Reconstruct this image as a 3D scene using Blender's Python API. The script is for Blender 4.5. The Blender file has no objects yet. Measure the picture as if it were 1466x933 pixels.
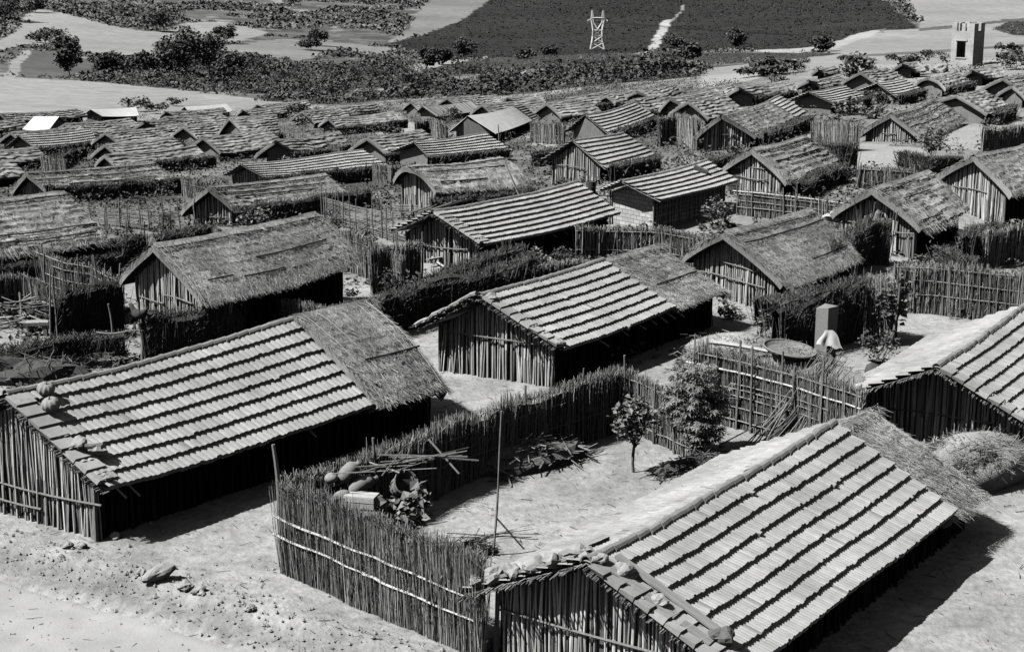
import bpy, math, random
import numpy as np
from mathutils import Vector
R_=np.random.default_rng(7)
random.seed(7)
scene=bpy.context.scene
COL=scene.collection
# ------------------------------------------------------------------ camera model / terrain
FOC=2400.;HC=15.
PIT=math.atan((466.5+100)/FOC);CP,SP=math.cos(PIT),math.sin(PIT)
def lerp(x,a,b): return float(np.interp(x,a,b))
HUTS=dict(
A=(-13.00,41.47,0.19,37.3,10.40,2.01,1.20,-0.04,0.32,3.45,10.04,3.59,-0.10,3.52,10.35,3.52),
B=(-1.09,55.72,0.21,37.5,7.36,1.49,1.21,0.09,0.29,3.28,7.72,3.01,-0.01,2.73,7.35,2.95),
C=(1.46,31.05,0.17,34.9,11.67,1.57,1.18,0.00,0.00,3.39,11.38,3.39,0.34,3.26,11.84,3.21),
D=(12.29,47.02,0.05,31.6,9.45,1.47,1.16,-0.00,0.00,3.13,9.45,3.13,0.12,3.20,9.51,3.17),
E=(-3.48,73.14,0.49,32.4,12.61,1.28,1.17,-0.33,0.06,2.64,12.08,2.79,0.70,2.84,12.96,2.68),
F=(-13.37,61.34,0.57,45.0,7.72,1.68,1.33,0.28,0.09,2.96,8.32,1.98,-0.13,2.35,7.66,2.56),
G=(8.59,67.26,0.19,39.8,7.02,1.56,1.19,0.11,-0.34,3.11,6.46,2.76,1.36,3.01,7.70,2.78),
H=(16.74,77.39,0.54,40.3,5.72,1.57,1.19,0.15,-0.63,3.10,5.52,2.45,1.01,2.71,6.22,2.59),
I=(23.61,85.44,1.02,37.1,8.02,1.47,1.24,-0.12,-1.60,2.73,8.02,2.73,1.60,2.68,8.82,2.32),
J=(13.49,94.11,0.45,39.2,6.02,1.37,1.17,0.15,-1.16,3.02,7.09,1.75,0.49,2.39,6.26,2.33),
K=(28.77,127.66,-1.31,23.9,17.45,1.62,1.05,-0.39,-0.97,2.68,18.18,2.80,0.14,2.46,17.52,2.54),
L=(16.18,129.75,-1.62,21.8,19.60,1.56,1.15,-0.31,0.55,2.73,19.86,2.64,-1.15,1.79,19.03,2.18),
M=(5.56,84.37,0.51,36.4,8.57,0.88,1.24,0.13,0.34,2.12,8.01,2.29,1.44,2.25,9.29,2.11),
N=(3.96,109.04,-1.01,34.8,6.31,1.47,1.17,-0.08,-0.97,3.13,7.63,1.80,0.01,2.47,6.32,2.49),
O=(6.79,155.53,-4.44,23.4,13.28,1.55,1.15,-0.05,-1.60,3.10,14.88,2.08,-0.25,1.91,13.16,2.18),
P=(-4.57,174.48,-6.59,18.7,14.68,1.66,1.15,-0.47,-0.88,3.38,16.28,1.76,-1.24,1.76,14.06,2.14),
Q=(-8.41,143.87,-5.10,41.5,7.71,1.19,1.15,-0.05,0.02,1.86,7.24,3.51,0.52,3.46,7.97,3.06),
R=(-5.88,95.52,-0.61,51.0,6.88,1.05,1.24,-0.04,0.39,2.01,6.23,3.21,1.00,3.13,7.38,2.71),
S=(6.57,208.43,-7.72,40.5,8.09,1.31,1.13,0.22,-0.85,2.56,9.13,1.91,-0.12,1.68,8.03,1.92),
S2=(11.80,210.81,-7.22,37.7,5.62,0.93,1.13,0.13,0.00,1.40,5.82,1.40,-0.00,1.67,5.62,1.67),
T=(-0.79,238.53,-10.61,48.5,6.63,1.25,1.15,0.30,1.60,1.50,5.03,3.00,0.89,2.69,7.08,2.41),
U=(-12.32,231.67,-10.98,39.7,10.16,1.15,1.14,-0.05,-0.05,2.76,9.65,2.35,1.42,2.51,10.87,2.26),
V=(-15.56,258.49,-13.16,50.9,16.81,1.37,1.10,0.02,0.00,2.51,16.81,2.51,-0.00,2.51,16.81,2.51),
W=(-23.41,213.99,-10.77,43.1,11.28,1.27,1.11,-0.01,0.40,1.52,9.72,3.04,0.73,2.96,11.65,2.56),
X=(-28.51,257.07,-13.77,44.9,9.94,1.14,1.13,0.05,0.69,1.27,9.94,1.27,-0.74,1.27,9.57,1.55),
Y=(-32.76,194.49,-9.41,47.7,6.63,2.07,1.16,-0.05,-0.04,3.89,5.50,2.07,0.32,3.03,6.79,2.90),
Z=(-22.41,158.40,-6.90,33.8,9.50,1.34,1.13,-0.11,1.60,1.30,8.88,2.17,-1.60,1.30,8.70,1.58),
AA=(-20.90,128.69,-4.79,41.0,10.03,1.02,1.15,-0.12,1.02,1.83,9.57,3.65,0.02,2.18,10.04,2.39),
BB=(-18.10,99.09,-2.53,39.7,9.67,1.50,1.09,-0.26,0.77,1.82,9.33,3.11,-0.70,1.90,9.32,2.25),
CC=(-35.46,121.56,-4.86,35.2,12.47,1.54,1.06,-0.65,0.42,2.34,12.55,2.45,-0.06,1.81,12.44,2.13),
DD=(-37.95,155.44,-7.61,43.2,10.44,1.06,1.12,-0.09,0.00,2.04,10.40,2.04,0.20,2.04,10.54,1.98),
EE=(-25.71,74.21,-0.12,41.5,6.64,1.98,1.22,-0.24,0.00,3.20,6.76,3.20,-0.00,3.30,6.64,3.30),
FF=(-55.77,189.45,-10.19,36.2,10.18,1.37,1.14,-0.21,0.43,2.38,9.56,2.24,-0.13,2.28,10.12,2.28),
GG=(-67.56,237.50,-13.48,107.7,4.09,1.66,1.15,0.12,-0.74,1.99,4.65,3.98,0.22,2.84,4.20,2.84),
HH=(-72.93,290.60,-17.54,42.9,9.41,1.19,1.15,-0.34,1.34,1.60,7.81,3.21,0.63,3.21,9.72,2.75),
II=(-58.64,301.04,-18.18,43.2,9.38,1.26,1.13,-0.18,0.00,2.01,9.30,2.01,-0.00,2.18,9.38,2.18),
LB=(-53.36,165.19,-8.53,36.9,7.59,1.03,1.13,-0.29,0.00,1.65,7.82,1.65,-0.00,2.00,7.59,2.00),
LC=(-48.08,143.02,-6.81,39.9,6.04,1.10,1.13,-0.24,0.00,1.86,6.10,1.86,-0.00,2.01,6.04,2.01),
LD=(-74.63,231.95,-13.21,27.8,9.10,1.13,1.15,-0.37,0.00,1.53,9.86,1.53,-0.00,2.18,9.10,2.18),
LE=(-45.92,209.80,-10.74,32.9,11.89,1.27,1.19,-0.51,1.60,1.28,11.12,2.56,-1.60,1.28,11.09,1.56),
LF=(-59.28,287.00,-17.22,40.8,12.81,0.91,1.13,-0.34,1.12,1.22,12.81,1.22,-0.21,1.33,12.71,1.53),
LG=(-44.54,276.98,-16.00,40.9,9.76,0.97,1.13,0.04,1.12,1.25,9.76,1.25,-0.32,1.25,9.60,1.52),
LH=(-45.57,299.87,-17.41,43.7,11.64,0.86,1.13,0.09,1.36,1.22,11.64,1.22,-0.41,1.74,11.44,1.74),
LI=(-84.13,276.08,-16.69,31.3,17.13,1.17,1.14,-0.77,0.00,1.64,18.18,1.64,-0.00,2.34,17.13,2.34),
MM=(28.61,162.41,-2.42,33.3,8.67,1.08,1.14,-0.06,0.28,2.73,8.40,2.69,0.86,2.53,9.10,2.52),
NN=(37.32,172.37,-2.46,38.6,5.99,1.05,1.13,0.02,-1.58,3.00,6.17,2.23,1.60,3.00,6.79,2.57),
NO=(40.97,194.69,-3.20,31.9,6.29,1.08,1.14,0.01,0.00,1.84,7.05,1.84,-0.00,2.13,6.29,2.13),
OO=(48.84,211.96,-3.34,41.5,3.82,0.86,1.13,0.07,1.60,1.08,2.22,2.17,1.12,1.84,4.38,1.70),
PP=(39.92,220.55,-4.51,37.5,4.76,0.64,1.13,0.06,0.70,0.78,4.76,0.78,-0.41,0.78,4.55,0.94),
QQ=(33.70,191.63,-3.60,35.6,7.77,0.80,1.13,0.01,0.92,1.10,7.77,1.10,-0.28,1.57,7.63,1.57),
RR=(43.98,177.79,-2.29,31.0,7.79,0.98,1.13,0.01,-1.60,2.29,7.79,2.29,1.60,2.15,8.59,1.90),
SS=(51.19,188.26,-2.13,44.9,5.86,0.78,1.13,0.14,1.60,1.05,4.26,2.10,1.10,1.63,6.41,1.56),
TT=(38.15,144.65,-1.23,36.2,6.09,1.25,1.14,-0.01,-1.60,3.60,6.30,2.63,1.60,3.66,6.89,3.15),
UU=(46.60,157.15,-1.29,34.0,8.77,1.04,1.13,-0.02,-1.14,1.80,8.77,1.80,0.50,1.75,9.02,1.66),
VV=(24.81,184.30,-4.03,45.0,9.16,1.11,1.13,0.23,1.60,1.20,7.56,2.41,-0.48,1.72,8.92,1.72),
VW=(22.77,199.86,-5.26,43.8,5.60,0.84,1.13,0.16,0.00,1.76,4.42,1.76,-0.00,1.26,5.60,1.26),
WW=(16.45,175.46,-4.51,46.0,6.42,1.38,1.13,0.23,0.90,2.74,5.98,1.98,-0.18,1.37,6.33,1.67),
XX=(15.72,211.94,-6.78,30.7,9.72,0.82,1.13,0.09,0.58,2.08,10.66,1.25,-0.17,1.78,9.63,1.78))
KN=[[-2.726,4.217,1.712],[7.11,4.88,-0.149],[2.5,5.101,-0.787],[-1.501,5.215,-0.277],[-3.344,5.013,-0.452],[1.806,5.441,-1.366],[-0.19,5.627,-1.426],[-6.244,5.477,-1.632],[-9.562,5.363,0.126],[-9.226,4.876,-0.166],[-16.404,5.386,-1.497],[-15.879,5.558,-0.014],[-14.087,5.786,-1.34],[-11.022,5.895,-1.699],[-17.835,5.656,-1.487],[-12.347,5.622,-1.671],[-16.947,5.778,-0.608],[9.99,5.135,-0.705],[12.217,5.289,-1.671],[11.882,5.451,-1.731],[14.775,5.069,-0.707],[7.668,5.414,-1.768],[-2.726,4.186,1.191],[8.154,4.533,0.673],[12.699,4.618,1.336],[2.079,4.61,0.988],[2.5,5.081,-0.095],[-1.501,5.149,0.237],[-3.344,4.991,-0.15],[-3.523,4.503,1.0],[1.806,5.424,-0.261],[3.204,5.427,-0.49],[-0.19,5.36,0.763],[-3.043,5.513,-0.389],[-6.244,5.486,-0.812],[-6.329,5.61,-0.394],[-9.562,5.263,0.229],[-8.051,5.104,-0.442],[-9.226,4.889,-0.118],[-10.353,4.497,0.653],[-16.262,4.587,1.09],[-13.722,5.174,-1.147],[-19.106,4.326,0.9],[-16.404,5.354,-0.273],[-15.879,5.53,0.053],[-14.087,5.786,-0.309],[-11.022,5.798,-0.355],[-17.902,5.239,-0.657],[-18.58,5.103,-0.68],[-17.835,5.505,0.026],[-12.347,5.368,0.271],[-11.67,5.744,-0.472],[-9.135,5.707,-0.587],[-8.641,5.778,-0.515],[-16.947,5.677,-0.073],[9.99,5.137,-0.081],[12.217,5.258,-0.542],[11.882,5.36,-0.349],[12.975,5.437,-0.379],[10.259,5.476,-0.476],[9.976,5.335,-0.501],[13.895,5.288,-0.723],[15.212,5.301,-0.257],[14.775,5.037,-0.209],[16.516,5.154,-0.599],[7.668,5.242,-0.15],[6.5,5.378,-0.598],[5.355,5.26,-0.76],[4.243,5.399,-0.363]]

KA=np.array(KN)
ROADP=None
def py_tan(py): return math.tan(PIT-math.atan((466.5-py)/FOC))
FARK=[(-19,[(430,110),(640,58),(950,15),(1500,-50),(2600,-150)]),(-6,[(430,142),(560,112),(800,66),(1200,5),(2600,-150)]),
      (0,[(420,122),(560,98),(800,74),(1200,8),(2600,-150)]),(5,[(380,112),(520,92),(800,68),(1200,2),(2600,-150)]),
      (12,[(330,88),(520,72),(800,40),(1200,-5),(2600,-140)]),(19,[(330,86),(520,66),(800,35),(1200,-5),(2600,-140)])]
def tz_near(x,y):
    D=math.hypot(x,y);az=math.degrees(math.atan2(x,y))
    s=lerp(az,[-10,0,10,17],[.072,.06,.03,.012]);d0=lerp(az,[-10,0,10,17],[65,70,100,110])
    t=(D-d0)/10
    z=-s*10*(math.log1p(math.exp(t)) if t<30 else t)
    if D>55:
        g=np.exp(-((az-KA[:,0])/3.5)**2-((math.log(D)-KA[:,1])/.16)**2)
        f=min(1,(D-55)/25);z+=float((g*KA[:,2]).sum()/(.35+g.sum()))*f*f*(3-2*f)
    # the road in the foreground lies a little lower than the yards
    if D<60 and x<2:
        q=(y-(39.4-(x+12.9)*.65))
        e=1/(1+math.exp(min(50,max(-50,(q+.2)*2.2))))
        z-=.38*e
        z+=.10*math.exp(-((q-.9)/.45)**2)
    return z
def tz_far(x,y):
    D=math.hypot(x,y);az=math.degrees(math.atan2(x,y))
    azs=[a for a,_ in FARK];v=[float(np.interp(math.log(D),[math.log(d) for d,_ in k],[p for _,p in k])) for _,k in FARK]
    py=lerp(az,azs,v)
    return HC-D*py_tan(py)
DE_A=[-19,-8,0,6,12,19];DE_D=[330,320,290,270,250,240]
def tz(x,y):
    D=math.hypot(x,y)
    az=math.degrees(math.atan2(x,y));de=lerp(az,DE_A,DE_D)
    if D<de:return tz_near(x,y)
    d2=lerp(az,[a for a,_ in FARK],[k[0][0] for _,k in FARK])
    if D>=d2:return tz_far(x,y)
    a,b=x/D,y/D;t=(D-de)/(d2-de)
    return tz_near(a*de,b*de)*(1-t)+tz_far(a*d2,b*d2)*t
def ray(px,py):
    u=(px-733)/FOC;v=(466.5-py)/FOC
    return np.array([u,CP+v*SP,-SP+v*CP])
def G(px,py,h=0.):
    d=ray(px,py);f=lambda t:(HC+d[2]*t)-tz(d[0]*t,d[1]*t)-h
    t=8.
    while f(t)>0 and t<2500:t*=1.02
    a,b=t/1.02,t
    for _ in range(18):
        m=(a+b)/2
        if f(m)>0:a=m
        else:b=m
    return np.array([d[0]*a,d[1]*a,HC+d[2]*a])
def at(px,py,D):
    "point at horizontal distance D along the line through a pixel"
    d=ray(px,py);return np.array([0,0,HC])+d*(D/math.hypot(d[0],d[1]))
def ppm(P): return FOC/math.hypot(P[0],P[1])
# ------------------------------------------------------------------ mesh builder
class MB:
    def __init__(s): s.v=[];s.f=[];s.t=[];s.n=0
    def add(s,V,F,T=None):
        V=np.asarray(V,float).reshape(-1,3);F=np.asarray(F,int)
        s.v.append(V);s.f.append((F+s.n));s.n+=len(V)
        if T is None:T=.5
        s.t.append(np.broadcast_to(np.asarray(T,float),(len(V),)))
        return s
    def build(s,name,m,parent=None,smooth=False,weld=False):
        me=bpy.data.meshes.new(name)
        V=np.concatenate(s.v) if s.v else np.zeros((0,3));TT=np.concatenate(s.t)
        if weld:
            _,ix,inv=np.unique(np.round(V,3),axis=0,return_index=True,return_inverse=True);inv=inv.ravel();V=V[ix];TT=TT[ix];s.f=[inv[f] for f in s.f]
            s.f=[f[[len(set(r))==len(r) for r in f.tolist()]] for f in s.f];s.f=[f for f in s.f if len(f)]
        me.vertices.add(len(V));me.vertices.foreach_set('co',V.astype(np.float32).ravel())
        li=np.concatenate([f.ravel() for f in s.f]);ls=np.concatenate([np.full(len(f),f.shape[1]) for f in s.f])
        me.loops.add(len(li));me.loops.foreach_set('vertex_index',li.astype(np.int32))
        st=np.concatenate([[0],np.cumsum(ls)[:-1]])
        me.polygons.add(len(ls));me.polygons.foreach_set('loop_start',st.astype(np.int32));me.polygons.foreach_set('loop_total',ls.astype(np.int32))
        me.update(calc_edges=True)
        a=me.attributes.new('tone','FLOAT','POINT');a.data.foreach_set('value',TT.astype(np.float32))
        me.polygons.foreach_set('use_smooth',np.full(len(ls),bool(smooth)))
        me.materials.append(m)
        o=bpy.data.objects.new(name,me);COL.objects.link(o)
        if parent:o.parent=parent
        return o
def nrm(a):
    a=np.asarray(a,float);return a/np.maximum(np.linalg.norm(a,axis=-1,keepdims=True),1e-9)
def sticks(mb,P0,P1,r0,r1=None,n=4,tone=None,cap=True):
    P0=np.atleast_2d(np.asarray(P0,float));P1=np.atleast_2d(np.asarray(P1,float));N=len(P0)
    r0=np.broadcast_to(np.asarray(r0,float),(N,));r1=r0*.85 if r1 is None else np.broadcast_to(np.asarray(r1,float),(N,))
    d=nrm(P1-P0);h=np.where(np.abs(d[:,2:3])>.9,np.array([[1.,0,0]]),np.array([[0,0,1.]]))
    a=nrm(np.cross(d,h));b=np.cross(d,a)
    th=np.arange(n)*2*math.pi/n+R_.random((N,1))*6
    ring=np.cos(th)[...,None]*a[:,None]+np.sin(th)[...,None]*b[:,None]
    A=P0[:,None]+ring*r0[:,None,None];B=P1[:,None]+ring*r1[:,None,None]
    V=np.concatenate([A,B],1).reshape(-1,3)
    i=np.arange(n);j=(i+1)%n;base=(np.arange(N)*2*n)[:,None,None]
    F=(np.stack([i,j,j+n,i+n],1)[None]+base).reshape(-1,4)
    T=R_.random(N) if tone is None else np.broadcast_to(np.asarray(tone,float),(N,))
    T=np.repeat(T,2*n)
    k=mb.n
    mb.add(V,F,T)
    if cap:
        Fc=(np.arange(n)[None]+n+np.arange(N)[:,None]*2*n)
        mb.f.append(Fc+k)
    return mb
def tube(mb,pts,rad,n=6,tone=.5):
    pts=np.asarray(pts,float);m=len(pts);rad=np.broadcast_to(np.asarray(rad,float),(m,))
    d=nrm(np.gradient(pts,axis=0));h=np.array([0,0,1.]) if abs(d[:,2]).mean()<.8 else np.array([1.,0,0])
    a=nrm(np.cross(d,h));b=np.cross(d,a);th=np.arange(n)*2*math.pi/n
    V=(pts[:,None]+(np.cos(th)[None,:,None]*a[:,None]+np.sin(th)[None,:,None]*b[:,None])*rad[:,None,None]).reshape(-1,3)
    i=np.arange(n);j=(i+1)%n
    F=np.concatenate([np.stack([i,j,j+n,i+n],1)+k*n for k in range(m-1)])
    k=mb.n
    mb.add(V,F,tone);mb.f.append(np.stack([np.arange(n)[::-1],np.arange(n)+(m-1)*n])+k)
    return mb
def pole(mb,a,b,r,bend=.03,n=6,tone=.5,m=7):
    "a slightly crooked tapering pole"
    a=np.asarray(a,float);b=np.asarray(b,float);t=np.linspace(0,1,m)[:,None];L=np.linalg.norm(b-a)
    off=R_.normal(0,1,3)*bend*L;off2=R_.normal(0,1,3)*bend*L*.4
    p=a+(b-a)*t+off*np.sin(t*math.pi)+off2*np.sin(2*t*math.pi)
    tube(mb,p,np.linspace(r,r*.72,m)*(1+R_.normal(0,.06,m)),n,tone);return mb
def grid(mb,P,tone=.5,flip=False):
    nu,nv=P.shape[:2];i=np.arange(nu*nv).reshape(nu,nv)
    F=np.stack([i[:-1,:-1],i[1:,:-1],i[1:,1:],i[:-1,1:]],-1).reshape(-1,4)
    if flip:F=F[:,::-1]
    mb.add(P.reshape(-1,3),F,tone if np.isscalar(tone) else np.asarray(tone).ravel());return mb
def box(mb,c,sx,sy,sz,rz=0.,tone=.5,rx=0.,jit=0.):
    v=np.array([[x,y,z] for x in(-.5,.5) for y in(-.5,.5) for z in(-.5,.5)])*[sx,sy,sz]
    if jit:v=v+R_.normal(0,jit,v.shape)
    if rx:
        q=v.copy();q[:,1]=v[:,1]*math.cos(rx)-v[:,2]*math.sin(rx);q[:,2]=v[:,1]*math.sin(rx)+v[:,2]*math.cos(rx);v=q
    q=v.copy();q[:,0]=v[:,0]*math.cos(rz)-v[:,1]*math.sin(rz);q[:,1]=v[:,0]*math.sin(rz)+v[:,1]*math.cos(rz)
    mb.add(q+np.asarray(c,float),[[0,1,3,2],[4,6,7,5],[0,4,5,1],[2,3,7,6],[0,2,6,4],[1,5,7,3]],tone);return mb
_NT=np.random.default_rng(3).random((256,256))
def vn(x,y,s=0):
    x=np.asarray(x,float)+s*17.3;y=np.asarray(y,float)+s*31.7
    xi=np.floor(x).astype(int);yi=np.floor(y).astype(int);fx=x-xi;fy=y-yi
    fx=fx*fx*(3-2*fx);fy=fy*fy*(3-2*fy);g=lambda a,b:_NT[a%256,b%256]
    return (g(xi,yi)*(1-fx)+g(xi+1,yi)*fx)*(1-fy)+(g(xi,yi+1)*(1-fx)+g(xi+1,yi+1)*fx)*fy-.5
def fbm(x,y,s=0,o=3):
    r=0;a=1.
    for k in range(o):r=r+a*vn(np.asarray(x)*2**k,np.asarray(y)*2**k,s+k);a*=.5
    return r
def lathe(mb,prof,n=14,c=(0,0,0),tone=.5,wob=0.):
    prof=np.asarray(prof,float);th=np.arange(n+1)*2*math.pi/n
    w=1+wob*np.cos(th*3+1)
    P=np.stack([prof[:,None,0]*np.cos(th)*w,prof[:,None,0]*np.sin(th)*w,np.broadcast_to(prof[:,None,1],(len(prof),n+1))],-1)+np.asarray(c,float)
    grid(mb,P,tone);return mb
def blob(mb,c,r,s=0,rough=.25,nu=8,nv=12,tone=.5,rz=0.):
    th=np.linspace(0,math.pi,nu);ph=np.arange(nv+1)*2*math.pi/nv
    X=np.sin(th)[:,None]*np.cos(ph);Y=np.sin(th)[:,None]*np.sin(ph);Z=np.cos(th)[:,None]+0*ph
    k=1+rough*(vn(X*1.6+9+s,Y*1.6+Z*1.3+5,s)*2)
    r=np.broadcast_to(np.asarray(r,float),(3,))
    P=np.stack([X*r[0],Y*r[1],Z*r[2]],-1)*k[...,None]
    Q=P.copy();Q[...,0]=P[...,0]*math.cos(rz)-P[...,1]*math.sin(rz);Q[...,1]=P[...,0]*math.sin(rz)+P[...,1]*math.cos(rz)
    Q[:,-1]=Q[:,0]
    grid(mb,Q+np.asarray(c,float),tone,flip=True);return mb
# ------------------------------------------------------------------ materials (black and white film: every base colour is a grey)
MATS={}
def mat(name,base,var=.35,scale=9.,rough=.85,bump=.0,bscale=40.,tone=.8,spec=.2,stretch=None,low=None):
    m=bpy.data.materials.new(name);m.use_nodes=True;nt=m.node_tree;N=nt.nodes;L=nt.links
    b=N['Principled BSDF'];b.inputs['Roughness'].default_value=rough;b.inputs['Specular IOR Level'].default_value=spec
    tc=N.new('ShaderNodeTexCoord');mp=N.new('ShaderNodeMapping');L.new(tc.outputs['Object'],mp.inputs[0])
    if stretch:mp.inputs['Scale'].default_value=stretch
    no=N.new('ShaderNodeTexNoise');no.inputs['Scale'].default_value=scale;no.inputs['Detail'].default_value=6;no.inputs['Roughness'].default_value=.65
    L.new(mp.outputs[0],no.inputs['Vector'])
    mr=N.new('ShaderNodeMapRange');mr.inputs[1].default_value=.25;mr.inputs[2].default_value=.75;mr.inputs[3].default_value=1-var;mr.inputs[4].default_value=1+var
    L.new(no.outputs['Fac'],mr.inputs[0])
    at_=N.new('ShaderNodeAttribute');at_.attribute_name='tone'
    m2=N.new('ShaderNodeMath');m2.operation='MULTIPLY_ADD';L.new(at_.outputs['Fac'],m2.inputs[0]);m2.inputs[1].default_value=tone;m2.inputs[2].default_value=1-tone/2
    m3=N.new('ShaderNodeMath');m3.operation='MULTIPLY';L.new(mr.outputs[0],m3.inputs[0]);L.new(m2.outputs[0],m3.inputs[1])
    m4=N.new('ShaderNodeMath');m4.operation='MULTIPLY';L.new(m3.outputs[0],m4.inputs[0]);m4.inputs[1].default_value=base
    out=m4
    if low:  # broad stains
        n2=N.new('ShaderNodeTexNoise');n2.inputs['Scale'].default_value=low[0];n2.inputs['Detail'].default_value=3;L.new(tc.outputs['Object'],n2.inputs['Vector'])
        r2=N.new('ShaderNodeMapRange');r2.inputs[1].default_value=.35;r2.inputs[2].default_value=.65;r2.inputs[3].default_value=1-low[1];r2.inputs[4].default_value=1+low[1]*.6
        L.new(n2.outputs['Fac'],r2.inputs[0]);m5=N.new('ShaderNodeMath');m5.operation='MULTIPLY';L.new(m4.outputs[0],m5.inputs[0]);L.new(r2.outputs[0],m5.inputs[1]);out=m5
    L.new(out.outputs[0],b.inputs['Base Color'])
    if bump:
        n3=N.new('ShaderNodeTexNoise');n3.inputs['Scale'].default_value=bscale;n3.inputs['Detail'].default_value=5;L.new(mp.outputs[0],n3.inputs['Vector'])
        bp=N.new('ShaderNodeBump');bp.inputs['Strength'].default_value=1;bp.inputs['Distance'].default_value=bump;L.new(n3.outputs['Fac'],bp.inputs['Height']);L.new(bp.outputs[0],b.inputs['Normal'])
    MATS[name]=m;return m
M_TILE=mat('clay_tile',.43,.16,5,.8,.004,60,.28,low=(.5,.2))
M_RIDGE=mat('ridge_tile',.30,.25,5,.8,.004,60,.4)
M_THATCH=mat('thatch',.40,.5,18,.95,.02,30,1.3,.05,low=(.6,.3))
M_STRAW=mat('straw',.34,.3,12,.9,0,40,1.1,.1,low=(.6,.25))
M_SHEET=mat('white_sheet',.74,.06,3,.6,.003,20,.1,low=(1.,.08))
M_POLE=mat('bark_pole',.24,.4,16,.9,.006,50,.9,.1,stretch=(1,1,.3))
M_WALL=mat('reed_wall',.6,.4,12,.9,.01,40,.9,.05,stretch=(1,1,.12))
M_SIDE_SHADE=mat('side_wall_painted_shade',.03,.4,12,.95,.01,40,.9,.05,stretch=(1,1,.12))  # shade on the side walls is put into this near-black base colour
M_DARKW=mat('daub_wall',.10,.4,6,.95,.01,30,.6,.05)
M_BRICK=mat('pale_block',.68,.2,8,.9,.006,40,.5)
def brickify(m):
    nt=m.node_tree;N=nt.nodes;L=nt.links;b=N['Principled BSDF'];src=b.inputs['Base Color'].links[0].from_socket
    tc=N.new('ShaderNodeTexCoord');sp=N.new('ShaderNodeSeparateXYZ');cb=N.new('ShaderNodeCombineXYZ');L.new(tc.outputs['Object'],sp.inputs[0]);L.new(sp.outputs[1],cb.inputs[0]);L.new(sp.outputs[2],cb.inputs[1])
    br=N.new('ShaderNodeTexBrick');br.inputs['Scale'].default_value=1;br.inputs['Brick Width'].default_value=.42;br.inputs['Row Height'].default_value=.21;br.inputs['Mortar Size'].default_value=.018
    br.inputs['Color1'].default_value=(.8,.8,.8,1);br.inputs['Color2'].default_value=(1.1,1.1,1.1,1);br.inputs['Mortar'].default_value=(.42,.42,.42,1);L.new(cb.outputs[0],br.inputs['Vector'])
    mx=N.new('ShaderNodeMath');mx.operation='MULTIPLY';L.new(src,mx.inputs[0]);L.new(br.outputs['Color'],mx.inputs[1]);L.new(mx.outputs[0],b.inputs['Base Color'])
brickify(M_BRICK)
M_WOOD=mat('grey_board',.34,.25,8,.8,.004,60,.6,stretch=(.15,1,1))
M_PALE=mat('pale_wood',.52,.15,8,.7,.002,60,.4)
M_REED=mat('dry_reed',.38,.35,14,.9,0,40,1.2,.1)
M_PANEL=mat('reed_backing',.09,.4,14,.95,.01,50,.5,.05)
M_BRUSH=mat('brushwood',.15,.4,10,.9,0,40,1.2,.1)
M_LEAF=mat('leaf',.22,.25,20,.55,0,40,.9,.35)
M_LEAFD=mat('dark_leaf',.11,.35,8,.7,0,40,1.1,.2)
M_ROCK=mat('stone',.38,.25,7,.9,.01,30,.4)
M_ROCKD=mat('dark_stone',.16,.3,7,.9,.01,30,.4)
M_PUMP=mat('pumpkin_skin',.36,.3,7,.8,.012,22,.2)
M_SACK=mat('sackcloth',.30,.25,26,.95,.006,90,.3)
M_BASK=mat('basket_weave',.30,.35,30,.9,.006,90,.4)
M_CLOTH=mat('white_cloth',.72,.08,10,.8,.004,30,.1)
M_STEEL=mat('galvanised_steel',.75,.1,3,.5,0,30,.1)
M_STONEW=mat('tower_masonry',.6,.25,4,.9,.02,8,.3,low=(.6,.15))
M_DARK=mat('dark_cloth',.03,.3,10,.9)
# ------------------------------------------------------------------ scene-object helpers
def tag(o,label,cat,group=None,kind=None):
    if label:o['label']=label
    if cat:o['category']=cat
    if group:o['group']=group
    if kind:o['kind']=kind
    return o
def thing(name,label,cat,loc=(0,0,0),rz=0.,group=None):
    o=bpy.data.objects.new(name,None);COL.objects.link(o);o.location=[float(q) for q in loc];o.rotation_euler=(0,0,rz);o.empty_display_size=.3
    return tag(o,label,cat,group)
def struct(name,mb,m,smooth=True):
    o=mb.build(name,m,None,smooth);o['kind']='structure';return o
def local(P,loc,rz):
    q=np.atleast_2d(P)-np.asarray(loc);c,s=math.cos(-rz),math.sin(-rz)
    r=q.copy();r[:,0]=q[:,0]*c-q[:,1]*s;r[:,1]=q[:,0]*s+q[:,1]*c;return r
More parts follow.
